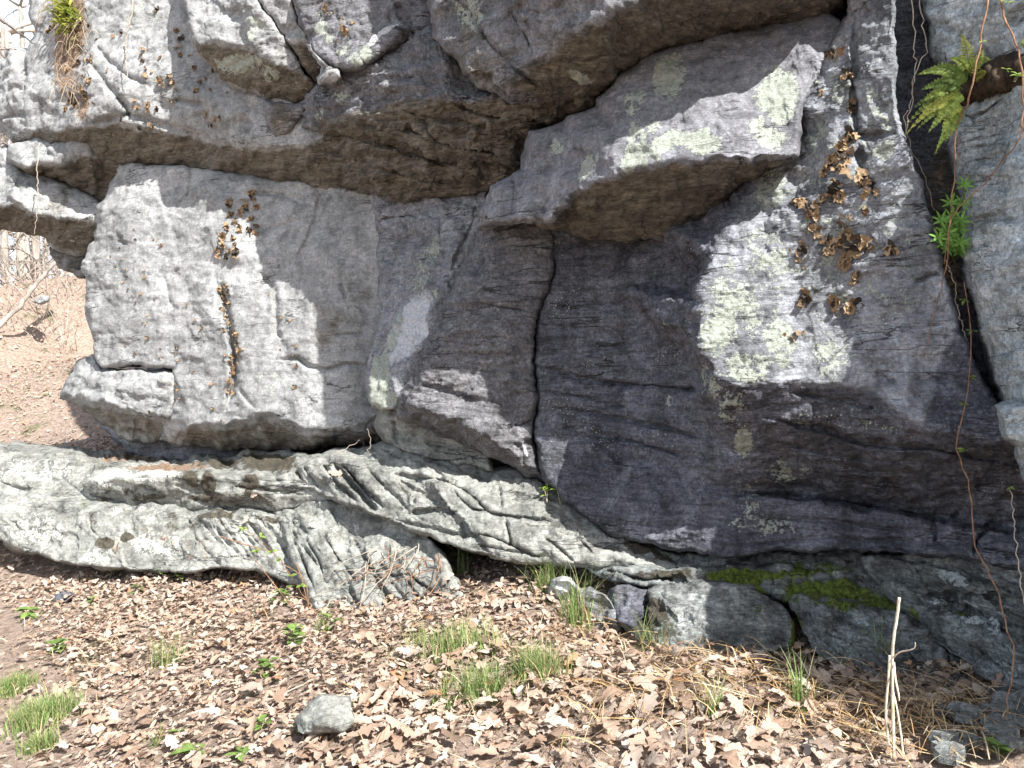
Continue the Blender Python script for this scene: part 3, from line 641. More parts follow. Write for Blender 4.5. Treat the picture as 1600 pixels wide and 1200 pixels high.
# crevice filling
build_rock('crevice_wall', 'dark back wall of the narrow crevice behind the fern', RB, M_dark,
  [(1380,-250,3.28),(1380,200,3.18),(1420,400,3.13),(1480,560,3.08),(1560,640,3.03),(1620,560,2.98),(1560,100,3.08),(1560,-250,3.18)], edge=(6,.04), seed=24, thick=.5, step=5,
  paint=[('brown',1470,300,30,100,.5),('dirt',1480,420,40,120,.5),('dirt',1470,290,20,60,.4)])
# ---- base ledge
build_rock('rock_ledge', 'long sunlit back tier of the low ledge at the left edge', RB, M_green,
  [(-80,688,6.7),(0,692,6.5),(90,698,6.4),(180,708,6.2),(260,712,6.1),(340,716,5.9),(345,755,5.35),(140,800,5.2),(60,800,5.3),(0,800,5.4),(-80,800,5.6)],
  creases=[[(-80,704,6.0),(0,706,5.75),(100,716,5.6),(200,724,5.5),(340,726,5.4)]], pts=[(60,760,5.45),(0,750,5.52)],
  cracks=[([(0,755),(40,765),(90,768)],2.5,0.035),([(90,740),(110,760),(125,770)],2.5,0.028),([(20,705),(22,760)],2.5,0.014)],
  paint=[('lichen',60,735,60,24,.5),('lichen',120,745,40,20,.4),('dirt',200,716,60,5,.6),('lichen',10,740,20,30,.4),('dark',100,775,30,8,.4)], edge=(5,.03), seed=25, sdir=(.3,.1,1), big=.010)
build_rock('rock_ledge', 'low sunlit slab with mossy undercut face at the bottom left', RB, M_green,
  [(-80,772,5.7),(0,776,5.45),(60,770,5.36),(130,782,5.22),(280,784,5.02),(400,796,4.8),(455,800,4.6),(480,850,4.4),(500,925,4.2),(470,915,4.26),(400,892,4.42),(345,888,4.5),(310,898,4.55),(190,892,4.76),(130,884,4.85),(78,876,4.95),(30,856,5.1),(0,842,5.2),(-80,822,5.5)],
  creases=[[(-80,790,5.5),(0,796,5.26),(130,800,5.08),(280,806,4.86),(400,815,4.6),(470,850,4.42)]], pts=[(100,850,4.98),(250,860,4.76),(350,860,4.56),(430,870,4.4)],
  cracks=[([(299,815),(311,830),(326,848)],1.8,0.023),([(313,812),(336,842),(366,879)],1.8,0.029),([(326,810),(347,838),(375,872)],1.8,0.025),([(339,807),(363,838),(395,877)],1.8,0.050),([(359,809),(378,834),(403,864)],1.8,0.028),([(365,802),(384,827),(409,857)],1.8,0.030),([(383,814),(404,840),(430,873)],1.8,0.037),([(397,802),(414,823),(435,850)],1.8,0.024),([(415,815),(438,846),(468,883)],1.8,0.025),([(433,813),(458,844),(490,883)],1.8,0.047),([(447,813),(464,835),(487,862)],1.8,0.049),([(464,804),(489,836),(521,875)],1.8,0.041),([(474,809),(494,835),(520,866)],1.8,0.048),([(490,813),(507,835),(529,863)],1.8,0.046),([(290,800),(300,830),(330,870),(350,890)],1.6,0.035),([(350,808),(390,860),(415,890)],1.6,0.028),([(330,810),(350,835),(380,850)],1.6,0.021),([(400,802),(430,840),(460,880)],1.6,0.035),([(420,805),(450,845),(470,870)],1.6,0.028),([(40,820),(60,850)],1.6,0.021),([(140,800),(145,830),(160,845),(200,845)],1.6,0.021),([(190,860),(200,885)],1.6,0.021),([(300,870),(330,890)],1.6,0.021),([(220,835),(260,860),(280,880)],1.6,0.014)],
  paint=[('dark',165,848,18,9,.95),('dark',200,838,9,8,.9),('dark',340,806,40,8,.62),('dark',420,812,24,6,.6),('dark',270,815,12,20,.5),('dirt',300,860,50,20,.42),('brown',230,835,40,16,.35),('dark',165,848,18,9,.75),('dark',200,838,8,8,.7),('dark',150,812,6,14,.6),('dark',330,805,24,7,.6),('dark',300,815,10,14,.5),('lichen',60,830,60,26,.5),('lichen',240,850,50,24,.5),('lichen',200,800,60,10,.4),('dirt',270,845,40,16,.38),('moss',130,785,10,5,.6),('lichen',150,870,30,16,.5)], edge=(6,.03), seed=27, sdir=(.5,.1,.9), mid=.003, strat=.004, big=.010)
build_rock('rock_ledge', 'rounded mossy middle tier of the ledge ending in a blunt nose', RB, M_green,
  [(126,752,5.25),(150,736,5.4),(235,722,5.6),(330,714,5.6),(440,706,5.2),(500,710,4.8),(545,745,4.5),(545,775,4.45),(500,790,4.5),(400,800,4.75),(280,794,4.98),(210,790,5.12),(160,788,5.22),(134,778,5.28)],
  creases=[[(126,752,5.25),(170,748,5.1),(230,740,4.98),(330,742,4.8),(430,752,4.6),(545,765,4.42)]], pts=[(250,768,4.95),(350,770,4.76)],
  cracks=[([(360,758),(400,764),(470,770)],2.5,0.042),([(220,758),(245,768),(255,772)],2.5,0.035),([(136,770),(170,778),(205,790)],2.5,0.056),([(300,780),(330,788)],2.5,0.028),([(270,756),(290,764),(340,772)],2.5,0.021)],
  paint=[('dark',420,724,44,13,.98),('dark',325,762,12,26,.9),('dark',298,748,11,11,.95),('dark',390,756,14,14,.85),('dark',350,725,40,7,.7),('dark',460,742,20,10,.7),('dark',230,778,30,7,.6),('brown',380,780,80,12,.5),('lichen',180,746,36,12,.8),('lichen',160,762,14,10,.6),('lichen',245,742,40,10,.7),('lichen',200,752,20,12,.7),('dark',300,746,10,10,.8),('dark',325,760,8,24,.7),('dark',420,725,36,12,.85),('dark',395,752,10,12,.7),('dark',370,728,16,8,.5),('dark',440,740,10,10,.5),('dark',310,728,20,6,.6),('dirt',260,730,60,7,.8),('dark',160,782,20,6,.5),('dark',200,770,40,8,.4),('dark',300,775,20,10,.5),('dark',500,735,12,5,.6)], edge=(6,.03), seed=26, big=.010)
build_rock('rock_block', 'twisted foliated foot of the ledge rising out of the leaf litter', RB, M_green,
  [(425,788,4.72),(500,782,4.52),(560,780,4.38),(620,800,4.16),(670,838,3.98),(698,868,3.88),(716,915,3.78),(735,950,3.72),(660,975,3.76),(560,985,3.8),(500,975,3.88),(480,930,4.06),(455,880,4.26),(440,830,4.45)],
  creases=[[(470,800,4.5),(520,880,4.1),(560,960,3.84)],[(585,850,4.1),(580,885,4.0),(600,930,3.88),(640,960,3.78)]], pts=[(640,870,3.96),(660,920,3.84),(540,830,4.3),(600,830,4.18)],
  cracks=[([(454,823),(474,856),(501,889)],1.8,0.048),([(502,830),(529,874),(564,918)],1.8,0.041),([(547,833),(571,873),(603,913)],1.8,0.042),([(589,871),(613,912),(646,953)],1.8,0.027),([(636,907),(647,925),(662,944)],1.8,0.042),([(455,830),(475,880),(495,930)],2.1,0.056),([(475,835),(500,880),(520,940)],1.6,0.035),([(500,820),(530,880),(560,950)],2.1,0.035),([(515,880),(545,925),(580,960)],1.6,0.028),([(572,850),(578,890),(605,930),(630,950)],2.6,0.056),([(595,880),(620,905),(600,925)],1.6,0.028),([(640,900),(665,915),(700,945)],2.1,0.063),([(600,900),(640,898),(668,925)],1.6,0.035),([(540,840),(560,870)],1.6,0.021),([(450,800),(470,840),(485,870)],1.6,0.035)],
  paint=[('lichen',540,830,40,20,.35),('dark',480,800,30,8,.5),('dirt',500,830,30,20,.3)], edge=(7,.04), seed=28, sdir=(.8,.2,.55), strat=.004, sfreq=4.5, mid=.003, big=.010)
build_rock('rock_ledge', 'sunlit foliated ledge of greenish schist below the dark wedge', RB, M_green,
  [(428,746,4.62),(470,728,4.64),(490,712,4.6),(540,704,4.6),(605,694,4.5),(640,698,4.4),(700,712,4.28),(760,728,4.2),(830,742,4.1),(870,765,4.0),(905,790,3.88),(945,825,3.76),(1000,845,3.7),(1070,868,3.6),(1085,888,3.56),(1060,898,3.56),(1000,892,3.58),(955,886,3.59),(900,884,3.56),(840,884,3.62),(780,874,3.68),(730,860,3.76),(690,846,3.84),(640,826,3.96),(590,806,4.1),(540,788,4.28),(500,774,4.42),(460,762,4.55)],
  creases=[[(490,716,4.5),(540,720,4.36),(600,730,4.2),(680,755,4.02),(740,780,3.9),(800,806,3.76),(870,830,3.64),(950,868,3.57),(1060,890,3.55)],[(490,716,4.5),(520,760,4.36),(560,785,4.22)]],
  pts=[(640,790,4.02),(700,825,3.86),(780,850,3.7),(860,860,3.6),(700,735,4.1),(800,770,3.94)],
  cracks=[([(612,740),(640,745),(690,752),(730,768),(760,800)],3.4,.075),([(620,745),(650,770),(640,790)],2,.03),([(690,755),(740,798),(785,806),(840,812),(868,815)],2.6,.06),([(630,802),(690,796),(720,800)],2.6,.06),([(780,758),(784,802)],2.4,.05),([(600,806),(650,822),(700,832),(760,838),(800,852),(850,880)],2.2,.04),([(790,808),(800,850),(850,876)],2.2,.04),([(500,720),(530,758),(560,785)],2.4,.06),([(515,718),(560,768),(590,800)],2.8,.08),([(530,722),(560,752),(600,795)],2,.05),([(545,735),(580,780)],2,.05),([(850,840),(870,855),(900,880)],2.2,.04),([(720,812),(725,840)],2,.03),([(460,735),(480,760)],2,.05),([(475,728),(500,765)],2,.05),([(640,760),(680,782),(700,794)],1.8,.03),([(660,712),(720,735),(790,752)],1.8,.02),([(820,770),(870,795),(900,820)],1.8,.03),([(880,815),(900,840),(930,868)],1.8,.03),([(740,850),(800,862),(860,872)],1.8,.03),([(700,760),(740,778),(770,806)],2.6,.06),([(570,728),(610,770),(640,800)],1.8,.03)],
  paint=[('dark',960,855,10,9,.6),('dark',1000,856,36,9,.75,15),('dark',1035,872,24,8,.7,20),('dark',980,838,16,6,.55),('moss',1080,890,20,6,.5),('lichen',600,725,30,12,.3),('dark',885,835,4,4,.5)], edge=(4,.03), seed=29, sdir=(.5,.15,.85), strat=.004, sfreq=4.5, mid=.003, smooth=4, big=.010)
build_rock('rock_slab', 'thin shadowed schist layer between the ledge and the grassy bank', RB, M_low,
  [(905,880,3.66),(960,884,3.56),(1040,890,3.46),(1120,885,3.42),(1240,880,3.4),(1240,930,3.34),(1100,925,3.36),(1000,915,3.46),(940,905,3.56)],
  cracks=[([(940,890),(1000,905),(1080,905)],3,.05)], paint=[('moss',1150,900,60,12,.75),('dark',1040,900,50,10,.6),('lichen',930,890,20,8,.6),('moss',1210,915,40,14,.8)], edge=(5,.04), seed=32, strat=.02)
build_rock('stone', 'white sunlit stone behind the tall grass at the foot of the ledge', RB, M_pale,
  [(862,906,3.5),(880,902,3.46),(895,903,3.44),(905,916,3.45),(912,930,3.5),(905,950,3.5),(870,945,3.52),(858,925,3.52)], edge=(4,.02), fac=1.3, seed=33, thick=.3, paint=[('pale',885,920,20,20,.7)])
build_rock('stone', 'brownish grey stone at the end of the grassy bank beside the white stone', RB, M_mid,
  [(903,932,3.42),(920,920,3.4),(945,928,3.36),(962,950,3.33),(970,985,3.28),(955,1000,3.3),(925,990,3.36),(912,965,3.42)], edge=(4,.02), fac=1.3, seed=34, thick=.3, paint=[('brown',940,945,16,20,.45)])
build_rock('stone', 'narrow dark brown stone standing between two shadowed slabs', RB, M_dark,
  [(955,918,3.46),(985,915,3.42),(1010,925,3.36),(1008,960,3.26),(990,985,3.22),(968,975,3.26),(958,950,3.36)], edge=(4,.02), fac=1.3, seed=35, thick=.3, paint=[('brown',975,930,12,30,.4)])
build_rock('rock_slab', 'smooth greenish slab in shade with a dark stained left end, beside the leaf bank', RB, M_low,
  [(978,950,3.34),(1000,930,3.36),(1030,915,3.36),(1080,912,3.32),(1140,914,3.26),(1190,926,3.2),(1222,945,3.14),(1236,975,3.06),(1240,1010,2.98),(1180,1030,2.96),(1080,1020,3.05),(1000,1005,3.16),(975,985,3.26)],
  creases=[[(1030,915,3.36),(1050,950,3.2),(1070,985,3.12),(1090,1015,3.05)]], cracks=[([(1030,920),(1045,960),(1080,995)],3,.015),([(1010,935),(1002,960),(1015,985)],3,.04)],
  paint=[('dark',[(975,930),(1025,925),(1045,960),(1075,995),(1000,1010),(970,980)],.62,8),('moss',1240,990,8,40,.6),('pale',1120,950,50,30,.2)], edge=(3,.012), fac=1.1, big=.012, mid=.005, strat=.006, seed=36, sdir=(.5,.2,.9))
build_rock('rock_slab', 'long foliated dark slab sloping into the leaves right of the mossy joint', RB, M_low,
  [(1232,938,3.22),(1250,925,3.26),(1300,935,3.22),(1370,950,3.14),(1430,970,3.06),(1480,1010,2.94),(1512,1055,2.8),(1500,1085,2.72),(1400,1070,2.78),(1320,1050,2.86),(1275,1020,2.94),(1252,985,3.06)],
  creases=[[(1250,930,3.22),(1330,975,3.04),(1420,1020,2.9),(1490,1060,2.78)]],
  cracks=[([(1300,960),(1380,1000),(1460,1050)],3,.02),([(1290,975),(1340,1010)],2.5,.02),([(1440,985),(1470,1015),(1490,1040)],4,.05)],
  paint=[('lichen',1350,975,20,5,.6,30),('lichen',1440,1035,8,6,.55),('moss',1290,930,60,12,.6),('moss',1245,960,10,40,.5),('moss',1330,945,60,14,.5)], edge=(3,.015), fac=1.7, seed=37, sdir=(.62,.2,.8), strat=.016, sfreq=4)
build_rock('mossy_rock', 'moss covered rock shelf deep under the dark overhang', RB, M_low,
  [(1060,868,3.62),(1160,862,3.56),(1300,856,3.5),(1460,860,3.36),(1480,930,3.22),(1440,985,3.1),(1380,975,3.16),(1300,950,3.24),(1240,945,3.28),(1200,930,3.32),(1120,905,3.44),(1060,890,3.52)],
  creases=[[(1200,895,3.42),(1320,900,3.3),(1440,925,3.18)]],
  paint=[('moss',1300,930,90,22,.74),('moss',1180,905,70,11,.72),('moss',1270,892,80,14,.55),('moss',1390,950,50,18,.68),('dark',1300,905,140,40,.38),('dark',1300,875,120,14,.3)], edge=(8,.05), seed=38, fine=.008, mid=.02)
build_rock('rock_slab', 'foliated slab running down to the right edge under the dark overhang', RB, M_low,
  [(1350,872,3.3),(1420,862,3.24),(1500,866,3.08),(1600,890,2.84),(1750,900,2.5),(1750,1060,2.3),(1600,1085,2.52),(1560,1070,2.62),(1500,1035,2.78),(1440,985,2.98),(1390,940,3.14),(1360,900,3.26)],
  creases=[[(1420,885,3.2),(1500,930,2.98),(1560,975,2.82),(1620,1010,2.62),(1750,1030,2.34)]],
  cracks=[([(1440,930),(1490,930),(1600,940)],4,.05),([(1490,930),(1484,955)],3,.03),([(1420,880),(1470,920),(1520,960),(1600,1010)],3,.03),([(1540,930),(1600,980)],3,.03),([(1400,905),(1480,975),(1560,1040),(1600,1060)],3,.02),([(1510,900),(1600,930)],3,.03)],
  paint=[('lichen',1490,905,24,10,.6,25),('lichen',1450,915,20,6,.5,30),('lichen',1475,940,20,8,.5),('lichen',1540,985,40,12,.55,30),('lichen',1570,1040,40,14,.5,25),('moss',1500,955,10,5,.7),('moss',1420,960,24,14,.5)], edge=(3,.015), fac=1.7, seed=39, sdir=(.62,.2,.8), strat=.02, sfreq=4)
build_rock('rock_slab', 'flat pale slab lying at the right edge among slate chips', RB, M_low,
  [(1518,1072,2.62),(1545,1068,2.62),(1600,1080,2.5),(1680,1095,2.3),(1680,1150,2.2),(1600,1128,2.36),(1560,1108,2.46)], edge=(6,.03), thick=.2, seed=40, paint=[('pale',1580,1100,40,20,.25)])

hb = build_rock('hill', None, None, M_dark, [(230,-260,7.2),(230,640,6.8),(620,700,5.9),(860,880,5.2),(1200,900,4.7),(1600,900,4.2),(2500,700,3.2),(2500,-260,3.2),(1600,-260,4.0),(900,-260,5.0)], thick=2.5, step=14, seed=50, strat=0)
tag(hb, 'dark hillside behind the cliff seen only in its cracks', 'hill', kind='structure')

# ------------------------------------------------------------------ ground
GC = [(0,1200,2.9),(400,1200,2.5),(800,1200,2.35),(1200,1200,2.2),(1600,1200,2.05),(0,1050,3.7),(400,1050,3.2),(800,1050,2.9),(1200,1050,2.68),(1500,1130,2.4),(0,886,5.35),(150,906,4.98),(300,916,4.64),(500,968,3.82),(700,945,3.68),(850,932,3.56),(900,990,3.34),(1000,1008,3.2),(1100,1022,3.05),(1300,1062,2.84),(1450,1085,2.7),(1600,1150,2.36),
      (0,700,10),(100,702,9),(190,702,7.2),(0,560,13.5),(130,560,12.5),(60,470,15),(130,442,16),(0,505,14)]
gp = np.array([ray(*g) for g in GC])
extra = np.array([(0,0.6,-1.35),(1.5,.6,-1.1),(-2,.8,-1.6),(0,-3,-1.7),(-4,0,-2.0),(4,-1,-1.0),(-4,3,-1.7),(-6,6,-1.3),(2.5,3.5,-.7),(1,5,-.7),(-1,6.2,-.62),(-2,7.8,-.4),(4,6,-.4),(0,9,.3),
                  (-11,18,-0.6),(-14,13,-2.5),(-4,21,0.8),(-8,15.5,0.7),(-9.5,9.5,-1.2),(4,14,2.),(-20,30,-8),(10,25,3),(30,30,4),(-30,0,-9),(0,-30,-7),(30,-30,-4),(-30,60,-14),(30,70,-2),(-60,20,-14)], float)
cp = np.vstack([gp, extra])
def tps_fit(P, z, lam=0.01):
    n = len(P); d2 = ((P[:, None] - P[None]) ** 2).sum(2)
    K = np.where(d2 > 0, 0.5 * d2 * np.log(d2 + 1e-12), 0) + lam * np.eye(n)
    B = np.column_stack([np.ones(n), P]); A = np.block([[K, B], [B.T, np.zeros((3, 3))]])
    return np.linalg.solve(A, np.concatenate([z, np.zeros(3)]))
wc = tps_fit(cp[:, :2], cp[:, 2])
def ground_z(XY):
    XY = np.asarray(XY, float)
    d2 = ((XY[:, None] - cp[None, :, :2]) ** 2).sum(2)
    K = np.where(d2 > 0, 0.5 * d2 * np.log(d2 + 1e-12), 0)
    n = len(cp)
    z = K @ wc[:n] + wc[n] + XY @ wc[n + 1:]
    far = np.clip((np.hypot(XY[:, 0], XY[:, 1]) - 40) / 30, 0, 1)
    z = z * (1 - far) + far * -14.0
    q = np.column_stack([XY, np.zeros(len(XY))])
    return z + 0.035 * fbm(q * 1.3, 3, 61) + 0.012 * fbm(q * 6.0, 3, 62)
def axis(a, b, st, lim):
    m = list(np.arange(a, b, st)); lo, hi = a, m[-1]; s = st
    while hi < lim: s *= 1.22; hi += s; m.append(hi)
    s = st
    while lo > -lim: s *= 1.22; lo -= s; m.insert(0, lo)
    return np.array(m)
gx = axis(-4.2, 2.4, 0.045, 900); gy = axis(0.6, 7.5, 0.05, 900)
XX, YY = np.meshgrid(gx, gy); XY = np.column_stack([XX.ravel(), YY.ravel()])
ZZ = np.concatenate([ground_z(c) for c in np.array_split(XY, 20)])
nx, ny = len(gx), len(gy)
idx = np.arange(nx * ny).reshape(ny, nx)
GF = np.stack([idx[:-1, :-1], idx[:-1, 1:], idx[1:, 1:], idx[1:, :-1]], -1).reshape(-1, 4)
t = NT('leafy_soil')
P = t.coord()
n1 = t.noise(P, 1.1, 5, .6); n2 = t.noise(P, 28.0, 6, .75); n3 = t.noise(P, 90, 4, .7)
c = t.mix(t.ramp(n2, .38, .62), (0.21, 0.155, 0.12), (0.44, 0.34, 0.275))
c = t.mix(t.ramp(n3, .55, .7), c, (0.42, 0.33, 0.26))
c = t.mix(t.ramp(t.noise(P, 2.3, 5, .65), .56, .7, 0, .6), c, (0.10, 0.12, 0.04))
t.link(c, t.b.inputs['Base Color'])
t.link(t.bump(t.math('ADD', n2, t.math('MULTIPLY', n3, .5)), 1.0, 0.03), t.b.inputs['Normal'])
M_soil = t.m
g = mesh_obj('ground', np.column_stack([XY, ZZ]), GF, M_soil, origin=np.zeros(3))
tag(g, 'leaf strewn earth bank and trail below the cliff', 'ground', kind='structure')

# ------------------------------------------------------------------ placing things
_PX = []; _PD = []; _PN = []
for Pw, V, N in ALLSURF:
    _PX.append(np.column_stack([800 + V[:, 0] / V[:, 1] * F, 600 - V[:, 2] / V[:, 1] * F])); _PD.append(V); _PN.append(N)
_PX = np.vstack(_PX).astype(np.float32); _PD = np.vstack(_PD); _PN = np.vstack(_PN)
def on_rock(px, py, r=5):
    d = np.abs(_PX[:, 0] - px) + np.abs(_PX[:, 1] - py)
    m = np.nonzero(d < r)[0]
    if len(m) == 0: m = np.array([np.argmin(d)])
    i = m[np.argmin(_PD[m, 1])]
    return _PD[i], _PN[i]
def on_ground(px, py):
    ds = np.arange(1.2, 22, 0.02)
    P = np.array([ray(px, py, d) for d in ds])
    z = ground_z(P[:, :2])
    k = np.nonzero(P[:, 2] < z)[0]
    return P[k[0]] if len(k) else P[-1]
def tube(path, radii, sides=6, wob=0.0):
    """tapered tube along points; returns verts, faces"""
    P = np.array(path, float); n = len(P)
    if np.isscalar(radii): radii = np.full(n, radii)
    radii = np.interp(np.linspace(0, 1, n), np.linspace(0, 1, len(radii)), radii)
    T = np.gradient(P, axis=0); T /= np.linalg.norm(T, axis=1)[:, None] + 1e-12
    ref = np.array([0.31, 0.9, 0.2]); V = []
    for i in range(n):
        a = np.cross(T[i], ref); a /= np.linalg.norm(a) + 1e-12; b = np.cross(T[i], a)
        for k in range(sides):
            q = 2 * math.pi * k / sides
            V.append(P[i] + radii[i] * (1 + wob * math.sin(i * 2.1 + k * 2.4)) * (math.cos(q) * a + math.sin(q) * b))
    Fc = [(i * sides + k, i * sides + (k + 1) % sides, (i + 1) * sides + (k + 1) % sides, (i + 1) * sides + k) for i in range(n - 1) for k in range(sides)]
    Fc.append(tuple(range(sides))[::-1]); Fc.append(tuple((n - 1) * sides + k for k in range(sides)))
    return np.array(V), Fc
def smooth_path(pts, n=24):
    P = np.array(pts, float); t = np.linspace(0, len(P) - 1, n); out = []
    for v in t:
        i = min(int(v), len(P) - 2); f = v - i
        p0, p1, p2, p3 = P[max(i - 1, 0)], P[i], P[i + 1], P[min(i + 2, len(P) - 1)]
        out.append(0.5 * ((2 * p1) + (-p0 + p2) * f + (2 * p0 - 5 * p1 + 4 * p2 - p3) * f * f + (-p0 + 3 * p1 - 3 * p2 + p3) * f ** 3))
    return np.array(out)
class MB:
    def __init__(s): s.V = []; s.F = []; s.C = []; s.n = 0
    def add(s, V, Fc, col=None):
        V = np.asarray(V); s.V.append(V); s.F += [tuple(int(i) + s.n for i in f) for f in Fc]; s.n += len(V)
        s.C.append(np.tile(col if col is not None else (1, 1, 1), (len(V), 1)))
    def build(s, name, mat, parent=None, smooth=True, origin=None, colors=False):
        o = mesh_obj(name, np.vstack(s.V), s.F, mat, parent, smooth, origin)
        if colors:
            C = np.column_stack([np.vstack(s.C), np.ones(s.n)])
            o.data.attributes.new('tint', 'FLOAT_COLOR', 'POINT').data.foreach_set('color', C.ravel())
        return o
def empty(name, loc, label, cat, group=None):
    o = bpy.data.objects.new(name, None); o.location = loc; o.empty_display_size = 0.05
    COL.objects.link(o); return tag(o, label, cat, group)
def rel(V, root): return np.asarray(V) - np.array(root.location)

def leafy(name, rough=0.7, trans=0.35, nscale=60, tint=True, base=(1, 1, 1), spec=0.2):
    t = NT(name); P = t.coord()
    c = t.attr('tint') if tint else t.mix(0.0, base, base)
    n = t.noise(P, nscale, 4, .65)
    c = t.mix(1.0, c, t.ramp(n, .3, .7, .62, 1.3, False), 'MULTIPLY')
    n5 = t.noise(P, nscale * 6, 3, .65)
    c = t.mix(1.0, c, t.ramp(n5, .3, .7, .8, 1.2, False), 'MULTIPLY')
    t.link(c, t.b.inputs['Base Color']); t.b.inputs['Roughness'].default_value = rough
    t.b.inputs['Specular IOR Level'].default_value = spec
    if trans:
        tr = t.node('ShaderNodeBsdfTranslucent'); t.link(c, tr.inputs[0])
        mx = t.node('ShaderNodeMixShader'); mx.inputs[0].default_value = trans
        t.link(t.b.outputs[0], mx.inputs[1]); t.link(tr.outputs[0], mx.inputs[2])
        t.link(mx.outputs[0], t.n['Material Output'].inputs[0])
    t.link(t.bump(n5, .35, .004), t.b.inputs['Normal'])
    return t.m
M_leaf = leafy('dry_leaf', .75, .18, 45)
M_green_leaf = leafy('fresh_leaf', .5, .4, 50)
M_straw = leafy('dry_straw', .7, .15, 60)
M_tripe = leafy('rock_tripe', .6, .0, 90)
def bark(name, c1, c2, sc=30):
    t = NT(name); P = t.coord(); n = t.noise(t.mapping(P, scale=(1, 1, .3)), sc, 6, .7)
    t.link(t.mix(t.ramp(n, .35, .65), c1, c2), t.b.inputs['Base Color']); t.link(t.bump(n, .6, .01), t.b.inputs['Normal']); return t.m
M_vine = bark('reddish_vine_bark', (0.16, 0.08, 0.05), (0.34, 0.2, 0.12), 90)
M_pvine = bark('pale_vine_bark', (0.30, 0.25, 0.20), (0.5, 0.43, 0.35), 90)
M_dead = bark('bleached_dead_stalk', (0.52, 0.44, 0.33), (0.72, 0.64, 0.52), 70)
M_bark = bark('grey_tree_bark', (0.16, 0.135, 0.115), (0.36, 0.31, 0.27), 8)
M_bark2 = bark('pale_tree_bark', (0.30, 0.26, 0.22), (0.55, 0.49, 0.43), 8)
M_root = bark('dark_root_soil', (0.012, 0.009, 0.006), (0.07, 0.048, 0.03), 40)

# ------------------------------------------------------------------ leaf litter
def oak_leaf(r):
    """lobed, curled dry leaf about 1 long; verts, faces"""
    n = 10; w = [0.03, .11, .09, .20, .15, .26, .18, .22, .13, .03]
    w = [a * r.uniform(.75, 1.2) for a in w]; w2 = [a * r.uniform(.75, 1.2) for a in w]
    curl = r.uniform(-1.6, 2.4); cup = r.uniform(-.5, 1.2); tw = r.uniform(-.9, .9); side = r.uniform(-.5, .5)
    V = []
    x = 0; z = 0; ang = -curl * .5
    for i in range(n):
        s = i / (n - 1)
        for k, yy in enumerate((-w[i], -w[i] * .5, 0, w2[i] * .5, w2[i])):
            h = cup * (abs(yy) ** 1.6) * 1.6 + (0.06 * math.sin(i * 2.3 + k) * (abs(yy) / .2)) 
            a = tw * (s - .5); yr = yy * math.cos(a) - h * math.sin(a); hr = yy * math.sin(a) + h * math.cos(a)
            V.append((x - .5 - (0.05 if k in (0, 4) and i % 2 else 0), yr + side * (s - .5) ** 2, z + hr))
        x += math.cos(ang) / (n - 1); z += math.sin(ang) / (n - 1); ang += curl / (n - 1)
    V = np.array(V); V[:, 2] -= V[:, 2].min(); V[:, 2] *= .8
    Fc = [(i * 5 + k, i * 5 + k + 1, i * 5 + k + 6, i * 5 + k + 5) for i in range(n - 1) for k in range(4)]
    return V, Fc
def scrap(r):
    """torn fragment or narrow curled leaf"""
    n = 5; wd = r.uniform(.10, .24); curl = r.uniform(-2, 2.5); cup = r.uniform(-.5, 1.5); V = []; x = z = 0; ang = -curl * .5
    for i in range(n):
        w = wd * math.sin(math.pi * (i + .35) / (n - .3)) * r.uniform(.7, 1.2)
        for yy in (-w, 0, w): V.append((x - .4, yy, z + cup * abs(yy)))
        x += math.cos(ang) * .8 / (n - 1); z += math.sin(ang) * .8 / (n - 1); ang += curl / (n - 1)
    V = np.array(V); V[:, 2] -= V[:, 2].min(); V[:, 2] *= .8
    return V, [(i * 3 + k, i * 3 + k + 1, i * 3 + k + 4, i * 3 + k + 3) for i in range(n - 1) for k in range(2)]
rl = random.Random(3)
LEAVES = [oak_leaf(rl) for _ in range(14)] + [scrap(rl) for _ in range(14)]
TINTS = np.array([(0.447,0.334,0.259),(0.484,0.385,0.310),(0.400,0.287,0.218),(0.540,0.461,0.384),(0.335,0.230,0.166),(0.289,0.202,0.148),(0.232,0.164,0.120),(0.428,0.315,0.240),(0.466,0.362,0.287),(0.419,0.244,0.139),(0.382,0.310,0.259),(0.503,0.414,0.338)])
TW = np.array([3,3,3,2.2,2.4,1.6,1.0,3,3,.35,2,2.2]); TW /= TW.sum()
def rot_from(n, yaw, tilt, tdir):
    n = n / np.linalg.norm(n)
    a = np.array([math.cos(yaw), math.sin(yaw), 0]); a = a - n * (a @ n); a /= np.linalg.norm(a); b = np.cross(n, a)
    B = np.column_stack([a, b, n])
    t = np.array(Matrix.Rotation(tilt, 3, Vector((math.cos(tdir), math.sin(tdir), 0))))
    return B @ t
pts = []
def scatter(n, x0, x1, y0, y1):
    P = np.column_stack([rng.uniform(x0, x1, n), rng.uniform(y0, y1, n)])
    pts.append(P)
scatter(44000, -3.6, 2.2, 1.75, 5.0)
_d = rng.uniform(4.6, 7.6, 6000); pts.append(np.column_stack([(rng.uniform(-60, 620, 6000) - 800) / F * _d, _d]))
_d = rng.uniform(7, 19, 9000) ** 1.0; pts.append(np.column_stack([(rng.uniform(-60, 260, 9000) - 800) / F * _d, _d]))
P = np.vstack(pts)
Z = np.concatenate([ground_z(c) for c in np.array_split(P, 10)])
PX = 800 + P[:, 0] / P[:, 1] * F; PY = 600 - Z / P[:, 1] * F
keep = (PX > -80) & (PX < 1680) & (PY < 1290)
bare = np.clip((150 - PX) / 130, 0, 1) * np.clip((PY - 880) / 80, 0, 1)
keep &= rng.uniform(size=len(P)) > bare * .93
keep &= ~((PX > 1430) & (PY > 1105) & (rng.uniform(size=len(P)) < .8))
patch = fbm(np.column_stack([P * 1.1, np.zeros(len(P))]), 3, 71)
